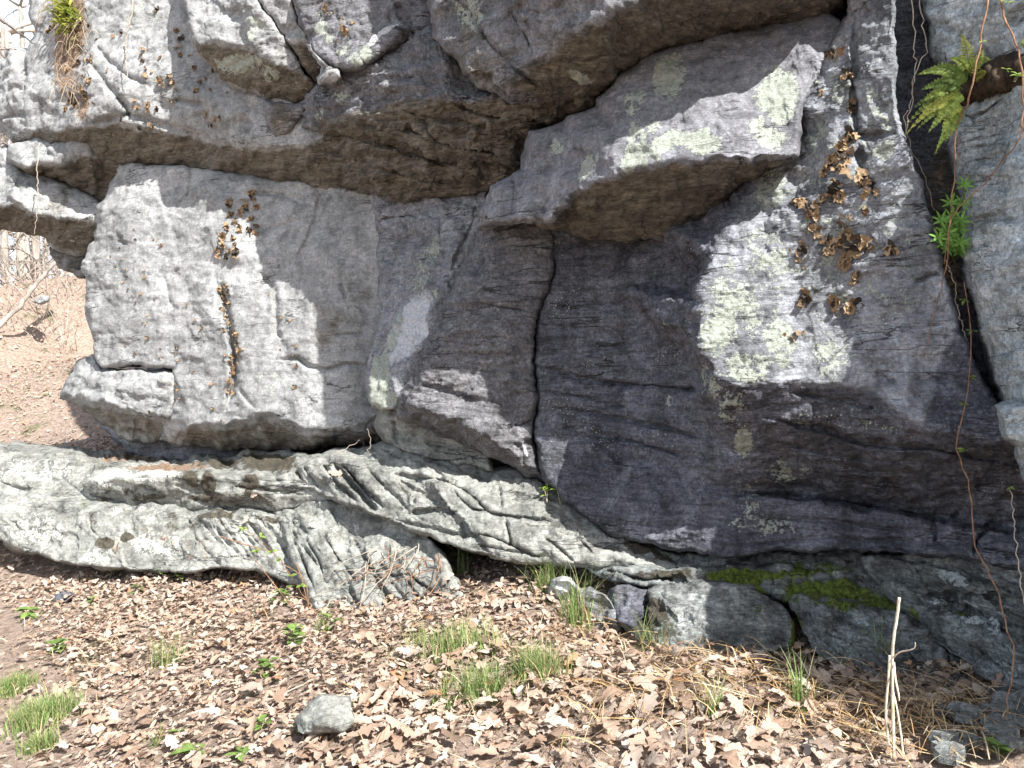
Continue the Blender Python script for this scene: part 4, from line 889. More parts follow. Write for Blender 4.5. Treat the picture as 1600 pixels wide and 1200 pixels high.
keep &= (rng.uniform(size=len(P)) > np.clip(-patch * 1.6, 0, .75))
P, Z, PX, PY = P[keep], Z[keep], PX[keep], PY[keep]
vis = (PX > 10) & (PX < 1590) & (PY < 1195)
size = np.where(rng.uniform(size=len(P)) < .22, rng.uniform(.042, .082, len(P)), rng.uniform(.02, .046, len(P)))
near = (P[:, 1] < 2.95) & (P[:, 0] > -.6) & (rng.uniform(size=len(P)) < .14)
size = np.where(near, rng.uniform(.05, .098, len(P)), size)
size *= 1 + .5 * np.clip((P[:, 1] - 6) / 3, 0, 1)
lift = rng.uniform(0, 1, len(P)) ** 1.5 * .04
order = np.argsort(-(size / P[:, 1]) * vis - lift * .2)
big_ids = order[:300]; mark = np.zeros(len(P), bool); mark[big_ids] = True
lm = []; 
def tint(k=None):
    c = TINTS[rng.choice(len(TINTS), p=TW)] * rng.uniform(.85, 1.12)
    return c
for i, (V, Fc) in enumerate(LEAVES[:14]):
    for j in range(3):
        me = bpy.data.meshes.new('fallen_leaf'); me.from_pydata(V.tolist(), [], Fc); me.materials.append(M_leaf)
        me.polygons.foreach_set('use_smooth', [True] * len(me.polygons))
        c = np.tile(np.append(tint(), 1), (len(V), 1)); me.attributes.new('tint', 'FLOAT_COLOR', 'POINT').data.foreach_set('color', c.ravel()); lm.append(me)
e = 0.02
def gnorm(P):
    zx = (ground_z(P + [e, 0]) - ground_z(P - [e, 0])) / (2 * e); zy = (ground_z(P + [0, e]) - ground_z(P - [0, e])) / (2 * e)
    return np.column_stack([-zx, -zy, np.ones(len(P))])
GN = np.concatenate([gnorm(c) for c in np.array_split(P, 10)])
mbV = []; mbF4 = []; mbC = []; off = 0
for i in range(len(P)):
    Rm = rot_from(GN[i], rng.uniform(0, 6.28), abs(rng.normal(0, .42)), rng.uniform(0, 6.28))
    pos = np.array([P[i, 0], P[i, 1], Z[i] + lift[i]])
    if mark[i]:
        o = bpy.data.objects.new('fallen_leaf', lm[rng.integers(len(lm))])
        M4 = np.eye(4); M4[:3, :3] = Rm * size[i] * 1.08; M4[:3, 3] = pos
        o.matrix_world = Matrix(M4.tolist()); COL.objects.link(o)
        tag(o, 'curled dry brown oak leaf lying in the foreground litter', 'leaf', 'larger dry oak leaves in the foreground litter')
        continue
    V, Fc = LEAVES[rng.integers(0, 28)] if P[i, 1] < 6 else LEAVES[rng.integers(14, 28)]
    mbV.append((V * size[i]) @ Rm.T + pos); mbF4.append(np.array(Fc) + off); off += len(V)
    c = tint(); mbC.append(np.tile(np.append(c, 1), (len(V), 1)))
V = np.vstack(mbV); Fq = np.vstack(mbF4)
me = bpy.data.meshes.new('leaf_litter'); me.vertices.add(len(V)); me.vertices.foreach_set('co', V.ravel())
me.loops.add(Fq.size); me.loops.foreach_set('vertex_index', Fq.ravel().astype(np.int32))
me.polygons.add(len(Fq)); me.polygons.foreach_set('loop_start', np.arange(0, Fq.size, 4, dtype=np.int32))
me.update(calc_edges=True); me.polygons.foreach_set('use_smooth', [True] * len(Fq)); me.materials.append(M_leaf)
me.attributes.new('tint', 'FLOAT_COLOR', 'POINT').data.foreach_set('color', np.vstack(mbC).ravel())
o = link(bpy.data.objects.new('leaf_litter', me)); tag(o, 'carpet of small pale brown dead leaves covering the bank and the trail', 'leaves', kind='stuff')

# dry straw and needles on the right part of the bank
mb = MB()
def strip(p, yaw, L, w, arch, col, n=4):
    V = []
    for i in range(n + 1):
        s = i / n; c = p + np.array([math.cos(yaw) * L * (s - .5), math.sin(yaw) * L * (s - .5), arch * 4 * s * (1 - s)])
        h = w * (1 - .8 * abs(s - .4)); V += [c + np.array([-math.sin(yaw) * h, math.cos(yaw) * h, 0]), c - np.array([-math.sin(yaw) * h, math.cos(yaw) * h, 0]) + np.array([0, 0, h * .8])]
    return np.array(V), [(2 * i, 2 * i + 1, 2 * i + 3, 2 * i + 2) for i in range(n)]
Q = []; 
for (cx, cy, sx, sy, n) in ((1080, 1030, 90, 40, 330), (1000, 1110, 110, 40, 260), (1200, 1060, 90, 30, 260), (1380, 1110, 110, 40, 420), (1480, 1130, 90, 30, 300), (900, 1000, 70, 25, 150), (600, 1050, 260, 80, 260), (120, 1010, 90, 60, 160), (300, 735, 40, 4, 0)):
    for _ in range(n): Q.append((rng.normal(cx, sx), rng.normal(cy, sy)))
gpt = {}
for q in Q:
    key = (int(q[0] // 12), int(q[1] // 8))
    if key not in gpt: gpt[key] = on_ground(key[0] * 12 + 6, key[1] * 8 + 4)
    p = gpt[key] + np.array([rng.normal(0, .02), rng.normal(0, .02), rng.uniform(.005, .055)])
    c = np.array([(.62,.47,.27),(.55,.36,.17),(.42,.26,.13),(.70,.58,.40)][rng.integers(4)]) * rng.uniform(.8, 1.1)
    mb.add(*strip(p, rng.normal(.5, .7) if rng.uniform() < .7 else rng.uniform(0, 3.1), rng.uniform(.06, .26), rng.uniform(.0008, .0018), rng.uniform(0, .03), c), c)
o = mb.build('dry_straw', M_straw, smooth=False, origin=np.zeros(3), colors=True); tag(o, 'scattered dry grass straws and pine needles on the bank', 'straw', kind='stuff')

# ------------------------------------------------------------------ grass tufts
def blade(p, yaw, L, lean, w, col, n=5):
    V = []; d = np.array([math.cos(yaw), math.sin(yaw), 0]); s_ = np.array([-math.sin(yaw), math.cos(yaw), 0])
    for i in range(n + 1):
        s = i / n; c = p + d * (lean * L * s ** 1.8) + np.array([0, 0, L * s * (1 - .35 * lean * s)])
        h = w * (1 - s) ** .7 + .0002; V += [c + s_ * h, c - s_ * h]
    return np.array(V), [(2 * i, 2 * i + 1, 2 * i + 3, 2 * i + 2) for i in range(n)]
GREENS = np.array([(.23,.34,.10),(.28,.39,.14),(.18,.28,.08),(.36,.43,.20)])
def tuft(px, py, n, hpx, spx, spy, label, wmul=1.0):
    p0 = on_ground(px, py); sc = p0[1] / F; mb = MB()
    for _ in range(int(n * 2.5)):
        q = p0 + np.array([rng.normal(0, spx * sc * .5), rng.normal(0, spy * sc * 1.0), 0]); q[2] = ground_z(q[None, :2])[0]
        c = GREENS[rng.integers(4)] * rng.uniform(.8, 1.15) if rng.uniform() > .2 else np.array((.5, .42, .24))
        mb.add(*blade(q, rng.uniform(0, 6.28), hpx * sc * rng.uniform(.3, 1.1), rng.uniform(.05, .95), rng.uniform(.0011, .0022) * wmul, c), c)
    o = mb.build('grass_tuft', M_green_leaf, colors=True); tag(o, label, 'grass tuft', 'grass tufts in the leaf litter')
for a in ((705,1022,190,55,80,30,'widest loose grass tuft in the middle of the leaves'),(840,1062,170,64,40,16,'dense upright grass tuft right of the middle'),(752,1090,160,60,46,18,'grass tuft below the widest loose tuft'),(695,1108,40,50,20,8,'small grass tuft at the lower left of the middle group'),
          (22,1078,260,28,26,12,'small round green tuft on the bare soil at the left edge'),(70,1125,420,42,44,20,'largest bright green tuft on the bare soil at lower left'),(62,1172,130,30,26,9,'low green tuft at the very bottom left'),
          (262,1040,34,60,26,8,'sparse bluish grass tuft in leaves at left'),(855,925,34,95,22,8,'tall grass tuft in front of the white stone'),(900,985,46,110,26,8,'tall thin grass tuft beside the brownish stone'),(722,905,14,75,8,3,'thin grass tuft in front of the ledge foot gap'),(960,985,20,70,24,5,'sparse grass tuft at the narrow dark stone'),
          (1025,1020,22,75,30,6,'thin grass blades below the smooth shaded slab'),(1252,1115,22,100,14,5,'tall grass tuft on the shadow edge at right'),(1378,1045,22,90,14,5,'dark shaded grass tuft left of the dead stalk'),(1325,1050,12,60,8,4,'small shaded grass tuft against the dark slab'),(1115,1120,14,70,10,5,'lone thin grass tuft among the foreground leaves'),(690,925,16,40,24,4,'short grass blades at the foot of the twisted ledge'),(500,990,14,50,12,5,'little grass tuft under the twiggy sapling'),(1185,1000,8,60,10,4,'few grass blades under the joint of mossy slabs'),(530,1130,12,40,14,5,'few grass blades in front of the flat grey stone'),(245,1165,12,40,14,5,'few grass blades near the bottom left leaves'),
          (335,560,0,0,0,0,'')):
    if a[2]: tuft(*a)

# ------------------------------------------------------------------ small leafy plants
def leaf_blade(base, d, up, L, w, col, mb, fold=.25):
    d = d / np.linalg.norm(d); s = np.cross(d, up); s /= np.linalg.norm(s) + 1e-9; n_ = np.cross(s, d); V = []
    for i, (t_, ww) in enumerate(((0, .08), (.25, .8), (.5, 1), (.75, .7), (1, .04))):
        c = base + d * L * t_ + n_ * (-L * .25 * t_ * t_)
        V += [c + s * w * ww + n_ * fold * w * ww, c, c - s * w * ww + n_ * fold * w * ww]
    mb.add(np.array(V), [(3 * i + k, 3 * i + k + 1, 3 * i + k + 4, 3 * i + k + 3) for i in range(4) for k in range(2)], col)
def seedling(px, py, hpx, n, lpx, label, kind='seedling', base=None, col=(.19, .29, .08), stemm=None):
    p0 = on_ground(px, py) if base is None else np.array(base); sc = p0[1] / F
    root = empty(kind, p0, label, kind.replace('_', ' '), None)
    st = MB(); lf = MB()
    for k in range(max(1, n // 5)):
        yaw = rng.uniform(0, 6.28); top = p0 + np.array([math.cos(yaw) * hpx * sc * .35, math.sin(yaw) * hpx * sc * .3, hpx * sc * rng.uniform(.7, 1.05)])
        path = smooth_path([p0 - [0, 0, .02], p0 * .5 + top * .5 + [0, 0, .01], top], 7); st.add(*tube(path, [.0022, .0012], 5))
        for j in range(5):
            q = path[2 + j * 4 // 4 if 2 + j < 7 else 6]; y2 = rng.uniform(0, 6.28)
            c = np.array(col) * rng.uniform(.8, 1.35)
            leaf_blade(q, np.array([math.cos(y2), math.sin(y2), rng.uniform(.0, .6)]), np.array([0, 0, 1.]), lpx * sc * rng.uniform(.7, 1.2), lpx * sc * .3, c, lf)
    st_o = MB(); 
    st.V = [rel(v, root) for v in st.V]; lf.V = [rel(v, root) for v in lf.V]
    st.build('stem', M_pvine if stemm is None else stemm, root); lf.build('leaves', M_green_leaf, root, colors=True)
    return root
for a in ((170,908,20,5,16,'single green sprig under the low ledge slab near its middle'),(255,910,22,10,14,'first green sprig left of the pair under the ledge slab end'),(282,912,20,10,14,'green sprig nearest the corner of the ledge slab'),(215,930,16,10,12,'pale green sprig in leaves below the undercut slab'),(402,905,34,15,22,'leafy green seedling beside the foot of the sapling twigs'),(440,945,26,15,18,'seedling with round leaves in front of the twisted ledge foot'),
          (462,1015,34,20,22,'bushiest bright green seedling in the left middle leaves'),(412,1060,30,15,22,'wide leaved pale seedling left of the flat grey stone'),(470,1145,22,10,18,'seedling at the left corner of the flat grey stone'),(405,1150,26,10,18,'thin seedling left of the flat grey stone'),(520,985,24,10,14,'green seedling below the twisted rock foot'),(300,1190,22,15,28,'broad leaved green plant at the bottom left edge'),(375,1195,20,10,24,'second broad leaved plant at the bottom edge'),(45,965,16,10,24,'grey green rosette by the small dark blue stone'),(90,1020,14,10,22,'pale rosette on the bare soil above the green tufts'),
          (1562,1190,34,10,30,'bright yellow green seedling at the bottom right corner'),(1172,1010,60,10,16,'slim yellow green stalk before the smooth shaded slab'),(1340,1035,56,10,12,'slim green stalk before the long dark slab'),(625,1060,16,5,14,'tiny seedling near the centre of the leaves'),(280,1155,12,5,16,'tiny pale seedling in lower left leaves'),(140,948,16,5,14,'tiny seedling right of the small dark blue stone'),(885,1165,14,5,12,'tiny sprout in the foreground right of middle')):
    seedling(*a)
for px, py, lab in ((858, 782, 'left of two yellow green sprigs growing from the ledge top'), (877, 785, 'right of two yellow green sprigs growing from the ledge top'), (572, 692, 'tiny sprig on the ledge below the left block')):
    p, n = on_rock(px, py); seedling(px, py, 22, 10, 11, lab, base=p + n * .005, col=(.3, .42, .05))

# ------------------------------------------------------------------ vines, stalks, twigs
def vine(name, label, pts3, r, mat, cat, leaves=(), n=40, jit=0.006, group=None):
    root = empty(name, np.array(ray(*pts3[-1])), label, cat, group)
    W = np.array([ray(*p) for p in pts3]); path = smooth_path(W, n); path += rng.normal(0, jit * .5, path.shape) 
    mb = MB(); mb.add(*tube(rel(path, root), np.array(r) * (.68 if max(r) < .012 else 1) * 1.0, 6, .12)); mb.build('stem', mat, root)
    if leaves:
        lf = MB()
        for (px, py, d, s) in leaves:
            c = np.array(ray(px, py, d))
            for k in range(4):
                y = rng.uniform(0, 6.28); leaf_blade(rel(c, root), np.array([math.cos(y), -.3 + .5 * math.sin(y), rng.uniform(-.3, .7)]), np.array([0, -.6, 1.]), s * rng.uniform(.5, 1.0), s * .26, np.array((.25, .35, .08)) * rng.uniform(.8, 1.2), lf)
        lf.build('leaves', M_green_leaf, root, colors=True)
    return root
vine('climbing_vine', 'reddish vine running down past the fern from the top edge to the lichen bulge', [(1546,-40,2.62),(1541,10,2.6),(1530,80,2.6),(1516,150,2.62),(1494,205,2.7),(1490,290,2.72),(1478,410,2.74),(1462,480,2.76),(1443,560,2.84)], [.0045,.004,.003,.0018], M_vine, 'vine', [(1535,65,2.6,.02)])
vine('climbing_vine', 'reddish vine looping over the big right boulder', [(1560,-40,2.5),(1570,20,2.48),(1590,80,2.46),(1598,180,2.46),(1588,225,2.48),(1540,285,2.6),(1490,335,2.7),(1476,410,2.72)], [.0045,.0038,.003,.002], M_vine, 'vine', [(1590,118,2.46,.024),(1595,68,2.46,.026),(1575,5,2.48,.026)])
vine('climbing_vine', 'straight pale vine in the dark crevice left of the fern', [(1424,-30,2.98),(1428,60,2.96),(1430,110,2.95),(1424,160,2.93),(1414,185,2.92),(1418,210,2.9)], [.003,.0025,.002], M_pvine, 'vine')
vine('climbing_vine', 'bent pale vine crossing the dark crevice below the fern', [(1437,-30,2.98),(1440,30,2.96),(1448,70,2.94),(1432,115,2.93),(1424,160,2.92),(1416,200,2.9),(1424,235,2.92),(1446,280,2.95),(1458,330,2.95)], [.003,.0025,.002], M_pvine, 'vine')
vine('climbing_vine', 'thin pale vine hanging over the upper right boulder', [(1543,-20,2.72),(1543,30,2.7),(1550,60,2.7),(1560,82,2.7)], [.002,.001], M_pvine, 'vine')
vine('climbing_vine', 'thin grey vine in the lower crevice beside the big boulder', [(1478,405,2.86),(1490,440,2.86),(1500,500,2.84),(1514,538,2.84)], [.003,.0015], M_pvine, 'vine')
vine('climbing_vine', 'long leafy vine hanging in shade down to the slate chips at right', [(1505,440,2.8),(1516,520,2.76),(1514,600,2.72),(1500,670,2.7),(1497,705,2.68),(1510,745,2.64),(1518,800,2.58),(1527,865,2.5),(1552,905,2.44),(1565,945,2.4),(1576,985,2.36),(1584,1040,2.32),(1576,1100,2.28),(1566,1150,2.26),(1564,1185,2.25)], [.0022,.003,.0032,.003,.0026], M_vine, 'vine',
     [(1508,470,2.79,.03),(1520,518,2.76,.026),(1515,590,2.73,.022),(1505,632,2.71,.024),(1508,703,2.67,.026)])
vine('green_shoot', 'slender green shoot rising at the right edge before the dark rock', [(1579,765,2.44),(1582,800,2.43),(1590,870,2.4),(1600,950,2.36),(1606,1030,2.34)], [.0016,.0024,.003], M_green_leaf if False else M_pvine, 'shoot', [(1579,762,2.44,.014)])
vine('dry_tendril', 'tan stem drooping over the pale buttress at upper left', [(208,-20,5.4),(206,20,5.38),(199,50,5.38),(197,85,5.38),(199,122,5.36)], [.007,.006,.003], M_pvine, 'stem')
vine('dry_tendril', 'thin tan strand hanging in front of the low jutting block at far left', [(62,225,5.85),(58,260,5.8),(59,300,5.8),(57,340,5.8),(53,366,5.8)], [.005,.004,.002], M_pvine, 'stem')
vine('fallen_twig', 'long grey twig lying in the leaves left of centre', [tuple([520,1045,on_ground(520,1045)[1]-.03]),tuple([440,1085,on_ground(440,1085)[1]-.03]),tuple([330,1130,on_ground(330,1130)[1]-.03])], [.003,.0045], M_pvine, 'twig')
vine('fallen_twig', 'grey twig in the foreground leaves at the bottom middle', [tuple([915,1165,on_ground(915,1165)[1]-.03]),tuple([945,1205,on_ground(945,1200)[1]-.03])], [.003,.005], M_pvine, 'twig')
# dead stalk, sunlit
gp0 = on_ground(1398, 1185); dS = gp0[1]
root = empty('dead_stalk', gp0, 'bleached dead plant stalk standing in sunlight before the dark slabs', 'dead stalk')
def stalk(pp, r, nm):
    mb = MB(); mb.add(*tube(rel(smooth_path([ray(*p) for p in pp], 26), root), np.array(r) * .74, 7, .12)); mb.build(nm, M_dead, root)
stalk([(1405,934,dS-.05),(1402,960,dS-.04),(1396,1000,dS-.03),(1394,1040,dS-.02),(1395,1110,dS),(1397,1195,dS)], [.0052,.005,.005,.006], 'stem')
stalk([(1390,1024,dS-.03),(1388,1060,dS-.03),(1384,1115,dS-.02),(1389,1165,dS-.01),(1394,1195,dS)], [.0042,.004,.004], 'stem')
stalk([(1395,1078,dS-.02),(1402,1110,dS-.04),(1408,1150,dS-.05),(1412,1180,dS-.05),(1424,1206,dS-.06)], [.0026,.0034,.0042], 'stem')
stalk([(1396,1027,dS-.02),(1406,1019,dS-.05),(1420,1016,dS-.08),(1429,1012,dS-.09),(1430,1004,dS-.1)], [.003,.0022,.0016], 'twig')
stalk([(1397,1035,dS-.02),(1399,1060,dS-.05),(1404,1085,dS-.06),(1405,1095,dS-.06)], [.003,.0035,.0015], 'twig')
# twiggy sapling before the twisted foot
def ptw(px, py, off): return (px, py, on_ground(500, 962)[1] - off)
root = vine('sapling', 'thin dark twiggy sapling with tiny new leaves before the twisted foot', [ptw(368,822,.3),ptw(405,842,.26),ptw(440,880,.2),ptw(468,920,.12),ptw(492,958,.02),ptw(498,975,.0)], [.0015,.0025,.004,.0045], M_vine, 'sapling',
     [(380,826,3.5,.022),(408,838,3.52,.024),(425,862,3.56,.03),(432,875,3.56,.028),(455,900,3.6,.028),(400,860,3.5,.025),(470,915,3.65,.03)])
for pp in ([(440,880),(475,905),(482,950)],[(425,862),(380,850),(345,838)],[(395,870),(430,915),(470,965)],[(480,940),(470,900),(462,880)]):
    mb = MB(); mb.add(*tube(rel(smooth_path([ray(*ptw(x, y, .18)) for x, y in pp], 14), root), [.0018, .0026], 5)); mb.build('twig', M_vine, root)
# dry runners over the twisted foot
root = empty('dry_runner', on_rock(600, 880)[0], 'tangle of dry tan runners draped over the twisted foot of the ledge', 'runners')
for k in range(26):
    x, y = rng.uniform(560, 690), rng.uniform(840, 900); an = rng.normal(2.3, .55); L = rng.uniform(40, 120); pp = []
    for s in np.linspace(0, 1, 6):
        q, n = on_rock(x + math.cos(an) * L * s + 8 * math.sin(s * 5 + k), y + math.sin(an) * L * s * .8, 6); pp.append(q + n * .012 + np.array([0, -.015 - .04 * math.sin(3.1 * s), .0]))
    mb = MB(); mb.add(*tube(rel(smooth_path(pp, 16), root), [.0026, .0012], 5)); mb.build('runner', M_pvine if k % 2 else M_vine, root)
for pp, lab in (([(505,705),(520,690),(540,685)], 'forked dry twig at the left end of the ledge crest'), ([(575,708),(578,690),(574,670)], 'short upright twig on the ledge crest in the gap'), ([(520,712),(545,698),(562,688)], 'thin dry twig lying on the ledge crest')):
    q0 = on_rock(*pp[0])[0]; d0 = q0[1]
    vine('dry_twig', lab, [(x, y, d0 - .05) for x, y in pp[::-1]], [.0014, .003], M_pvine, 'twig', n=12)

# ------------------------------------------------------------------ fern, root, bedstraw in the crevice
root = empty('fern', np.array(ray(1495, 150, 2.86)), 'yellow green polypody fern growing out of the crevice beside the big boulder', 'fern')
def frond(p0, p1, sag, L2, col, n=15):
    p0, p1 = np.array(p0), np.array(p1); mb = MB(); d = p1 - p0; L = np.linalg.norm(d)
    P = [p0 + d * s + np.array([0, -.02 * math.sin(3 * s), sag * 4 * s * (1 - s)]) for s in np.linspace(0, 1, n + 1)]
    mb.add(*tube(rel(P, root), [.0014, .0006], 4), np.array(col) * .6)
    view = -p0 / np.linalg.norm(p0)
    for i in range(2, n + 1):
        s = i / n; t_ = (P[i] - P[i - 1]); t_ /= np.linalg.norm(t_); sd = np.cross(t_, view); sd /= np.linalg.norm(sd)
        w = L2 * math.sin(math.pi * min(1, .22 + .8 * s)) ** .7 * (1 - .55 * s) * 1.3
        for sg in (-1, 1):
            dirv = sd * sg + t_ * .55 + view * rng.uniform(-.1, .35)
            leaf_blade(rel(P[i], root), dirv, view, w * rng.uniform(.85, 1.1), L / n * .40, np.array(col) * rng.uniform(.8, 1.2), mb, .15)
    mb.build('frond', M_green_leaf, root, colors=True)
Y1, Y2, Y3 = (.33, .36, .09), (.22, .29, .07), (.13, .19, .05)
f = lambda a, b: (ray(*a), ray(*b))
rf = random.Random(5)
FR = [((1512,118),(1500,52),.0),((1508,126),(1432,118),.02),((1505,140),(1436,142),.015),((1500,150),(1413,198),.03),((1500,160),(1444,182),.015),((1495,165),(1459,243),.01),((1500,145),(1424,172),.02),((1508,112),(1546,95),.01),((1502,150),(1412,214),.03),((1515,120),(1482,92),.01),
      ((1500,135),(1462,165),.02),((1512,122),(1510,92),.0),((1498,160),(1470,200),.01),((1498,158),(1430,205),.02),((1505,130),(1455,108),.015),((1500,155),(1448,210),.015),((1510,120),(1535,78),.0),((1500,165),(1475,225),.005),((1506,135),(1470,128),.01),((1504,148),(1480,172),.005),((1512,128),(1540,112),.0),((1498,150),(1440,160),.02)]
for k, (a, b, sg) in enumerate(FR):
    frond(ray(*a, rf.uniform(2.72, 2.78)), ray(*b, rf.uniform(2.6, 2.7)), sg, rf.uniform(.017, .026), (Y1, Y2, Y3, Y2)[k % 4])
mb = MB()
path = smooth_path([ray(1498,150,2.9),ray(1530,132,2.78),ray(1560,120,2.7),ray(1600,112,2.62),ray(1680,110,2.44)], 30)
V, Fc = tube(path, [.03, .05, .055, .05, .05], 18); V = V + .022 * np.column_stack([fbm(V * 28, 4, 80 + a) for a in range(3)]) * 2
mb.add(V, Fc); o = mb.build('root_mat', M_root); tag(o, 'dark rotten root mat wedged between the two right boulders', 'root')
vine('green_sprig', 'small green sprig on the dark root mat at the right edge', [(1585,128,2.55),(1590,120,2.53),(1592,112,2.52)], [.002,.001], M_pvine, 'sprig', [(1590,116,2.52,.024),(1572,108,2.58,.022)], n=6)
root = empty('bedstraw', np.array(ray(1492, 405, 2.84)), 'whorled bright green plant in the crevice below the fern', 'plant')
for (a, b) in (((1490,405),(1484,318)),((1490,405),(1470,345)),((1492,400),(1500,345)),((1490,405),(1466,372)),((1492,405),(1506,290)),((1490,400),(1480,365)),((1495,405),(1500,380))):
    P0, P1 = np.array(ray(*a, 2.84)), np.array(ray(*b, 2.76)); mb = MB(); mb.add(*tube(rel([P0, P0 * .5 + P1 * .5 + [0, -.01, 0], P1], root), .0012, 5), (.15, .25, .05))
    for s in (.45, .75, 1.0):
        q = P0 + (P1 - P0) * s
        for k in range(7):
            y = k * .9 + s * 3; leaf_blade(rel(q, root), np.array([math.cos(y), -.5, math.sin(y) * .8 + .3]), np.array([0, -1., .3]), .034 * (1.1 - .3 * (s < .5)), .0045, np.array((.20, .38, .08)) * rng.uniform(.8, 1.25), mb, .1)
    mb.build('shoot', M_green_leaf, root, colors=True)

# dry plants and moss on the shoulder of the left buttress
mb = MB()
for k in range(50):
    x, y = rng.normal(112, 18), rng.uniform(-10, 150); q, n = on_rock(x, y, 5)
    c = np.array([(.36,.27,.18),(.28,.20,.14),(.46,.38,.28)][k % 3])
    pp = smooth_path([q, q + n * .06 + [0, 0, .02], q + n * .08 + [rng.normal(0, .05), -.03, -rng.uniform(.05, .2)]], 6); mb.add(*tube(pp, [.0035, .0015], 4), c)
o = mb.build('hanging_dry_plant', M_straw, colors=True); tag(o, 'dry brown plant stems hanging down the shoulder of the left buttress', 'dry plant')
mb = MB()
for k in range(200):
    x, y = rng.normal(112, 8), rng.normal(26, 13); q, n = on_rock(x, y, 5)
    leaf_blade(q + n * rng.uniform(.02, .08), n + rng.normal(0, .7, 3), np.array([0, 0, 1.]), rng.uniform(.05, .1), .014, np.array([(.33,.36,.07),(.45,.45,.12),(.22,.28,.06)][k % 3]), mb)
o = mb.build('moss_clump', M_green_leaf, colors=True); tag(o, 'yellow green moss and fern clump at the top of the left buttress', 'moss')
for pp, lab in (([(-40,10,5.2),(0,31,5.3),(25,48,5.4),(55,70,5.6)], 'dark bare branch reaching in from the upper left edge'), ([(-40,78,5.3),(0,77,5.4),(25,76,5.5)], 'short bare branch below the longer one at the upper left edge')):
    vine('bare_branch', lab, pp, [.014, .008, .004], M_bark, 'branch', n=14)

# ------------------------------------------------------------------ rock tripe (curled leafy lichens)
def tripe_mesh(r, lobes):
    mb = MB()
    for _ in range(lobes):
        c0 = np.array([r.gauss(0, .45), r.gauss(0, .45), r.uniform(.05, .25)]) if lobes > 1 else np.array([0, 0, .1]); R0 = r.uniform(.35, .75); n = 12; V = [c0]
        ph = r.uniform(0, 6.28); ti = np.array(Matrix.Rotation(r.uniform(-.9, .9), 3, 'X') @ Matrix.Rotation(r.uniform(-.9, .9), 3, 'Y'))
        for ring, (fr, hz) in enumerate(((.55, .10), (1.0, .34))):
            for k in range(n):
                a = 6.2832 * k / n; q = R0 * fr * (1 + .22 * math.sin(3 * a + ph) + .16 * math.sin(5 * a + ph * 2) * ring + r.uniform(-.1, .1) * ring)
                V.append(c0 + ti @ np.array([q * math.cos(a), q * math.sin(a), R0 * hz * (r.uniform(-.6, 1.5))]))
        Fc = [(0, 1 + k, 1 + (k + 1) % n) for k in range(n)] + [(1 + k, 1 + n + k, 1 + n + (k + 1) % n, 1 + (k + 1) % n) for k in range(n)]
        c = np.array([(.23,.155,.09),(.30,.21,.125),(.12,.08,.05),(.05,.04,.03),(.36,.25,.15)][r.randrange(5)]); mb.add(np.array(V), Fc, c)
    return mb
rt = random.Random(11); TM = []
for k in range(14):
    mb = tripe_mesh(rt, [1, 2, 4, 6, 5, 7, 3][k % 7]); me = bpy.data.meshes.new('rock_tripe'); me.from_pydata(np.vstack(mb.V).tolist(), [], mb.F); me.materials.append(M_tripe)
    C = np.column_stack([np.vstack(mb.C), np.ones(mb.n)]); me.attributes.new('tint', 'FLOAT_COLOR', 'POINT').data.foreach_set('color', C.ravel()); TM.append(me)
def tripe(px, py, spx, label, group, kinds=range(14), sink=.0):
    q, n = on_rock(px, py, 5); o = bpy.data.objects.new('rock_tripe', TM[rt.choice(list(kinds))])
    Rm = rot_from(n, rt.uniform(0, 6.28), rt.uniform(0, .35), rt.uniform(0, 6.28)); s = spx * q[1] / F
    M4 = np.eye(4); M4[:3, :3] = Rm * s; M4[:3, 3] = q + n * .003; o.matrix_world = Matrix(M4.tolist()); COL.objects.link(o); tag(o, label, 'lichen', group)
BIGK = [2, 3, 4, 5, 9, 10, 11, 12]; SMALLK = [0, 1, 6, 7, 8, 13]
RT = [(1328,213,14),(1312,232,13),(1300,250,14),(1318,252,12),(1288,268,12),(1304,268,10),(1322,240,10),(1305,290,14),(1298,303,12),(1312,308,12),(1344,285,14),(1352,300,13),(1368,300,10),(1285,312,13),(1278,322,10),(1248,320,11),(1263,335,12),(1276,336,12),(1264,350,9),(1280,360,10),(1276,372,9),(1252,388,12),(1250,408,6),(1292,380,14),(1290,396,12),(1318,352,9),(1322,368,16),(1310,378,13),(1332,390,18),(1318,402,12),(1352,386,13),(1346,374,9),(1392,390,13),(1322,418,13),(1336,432,12),(1330,446,8),(1260,460,14),(1247,474,11),(1302,472,16),(1334,472,12),(1328,487,11),(1248,516,9),(1236,528,9),(1324,340,9),(1344,330,8),(1298,90,12),(1328,118,11),(1331,166,11),(1281,146,9),(1254,420,5),(1242,396,8)]
for x, y, s in RT: tripe(x, y, s, 'brown curled rock tripe lichen in the large cluster on the lichen covered bulge', 'rock tripe lichens on the lichen bulge', BIGK if s > 10 else SMALLK)
tripe(1322, 272, 21, 'largest tan rock tripe flap in the cluster on the lichen covered bulge', None, [0])
for x, y, s in [(505,12,7),(512,20,5),(534,38,6),(536,50,7),(530,45,5),(553,34,5),(527,68,4),(535,28,5)]: tripe(x, y, s, 'dark rock tripe lichen on the shaded purple rock at the top centre', 'rock tripe lichens on the purple outcrop')
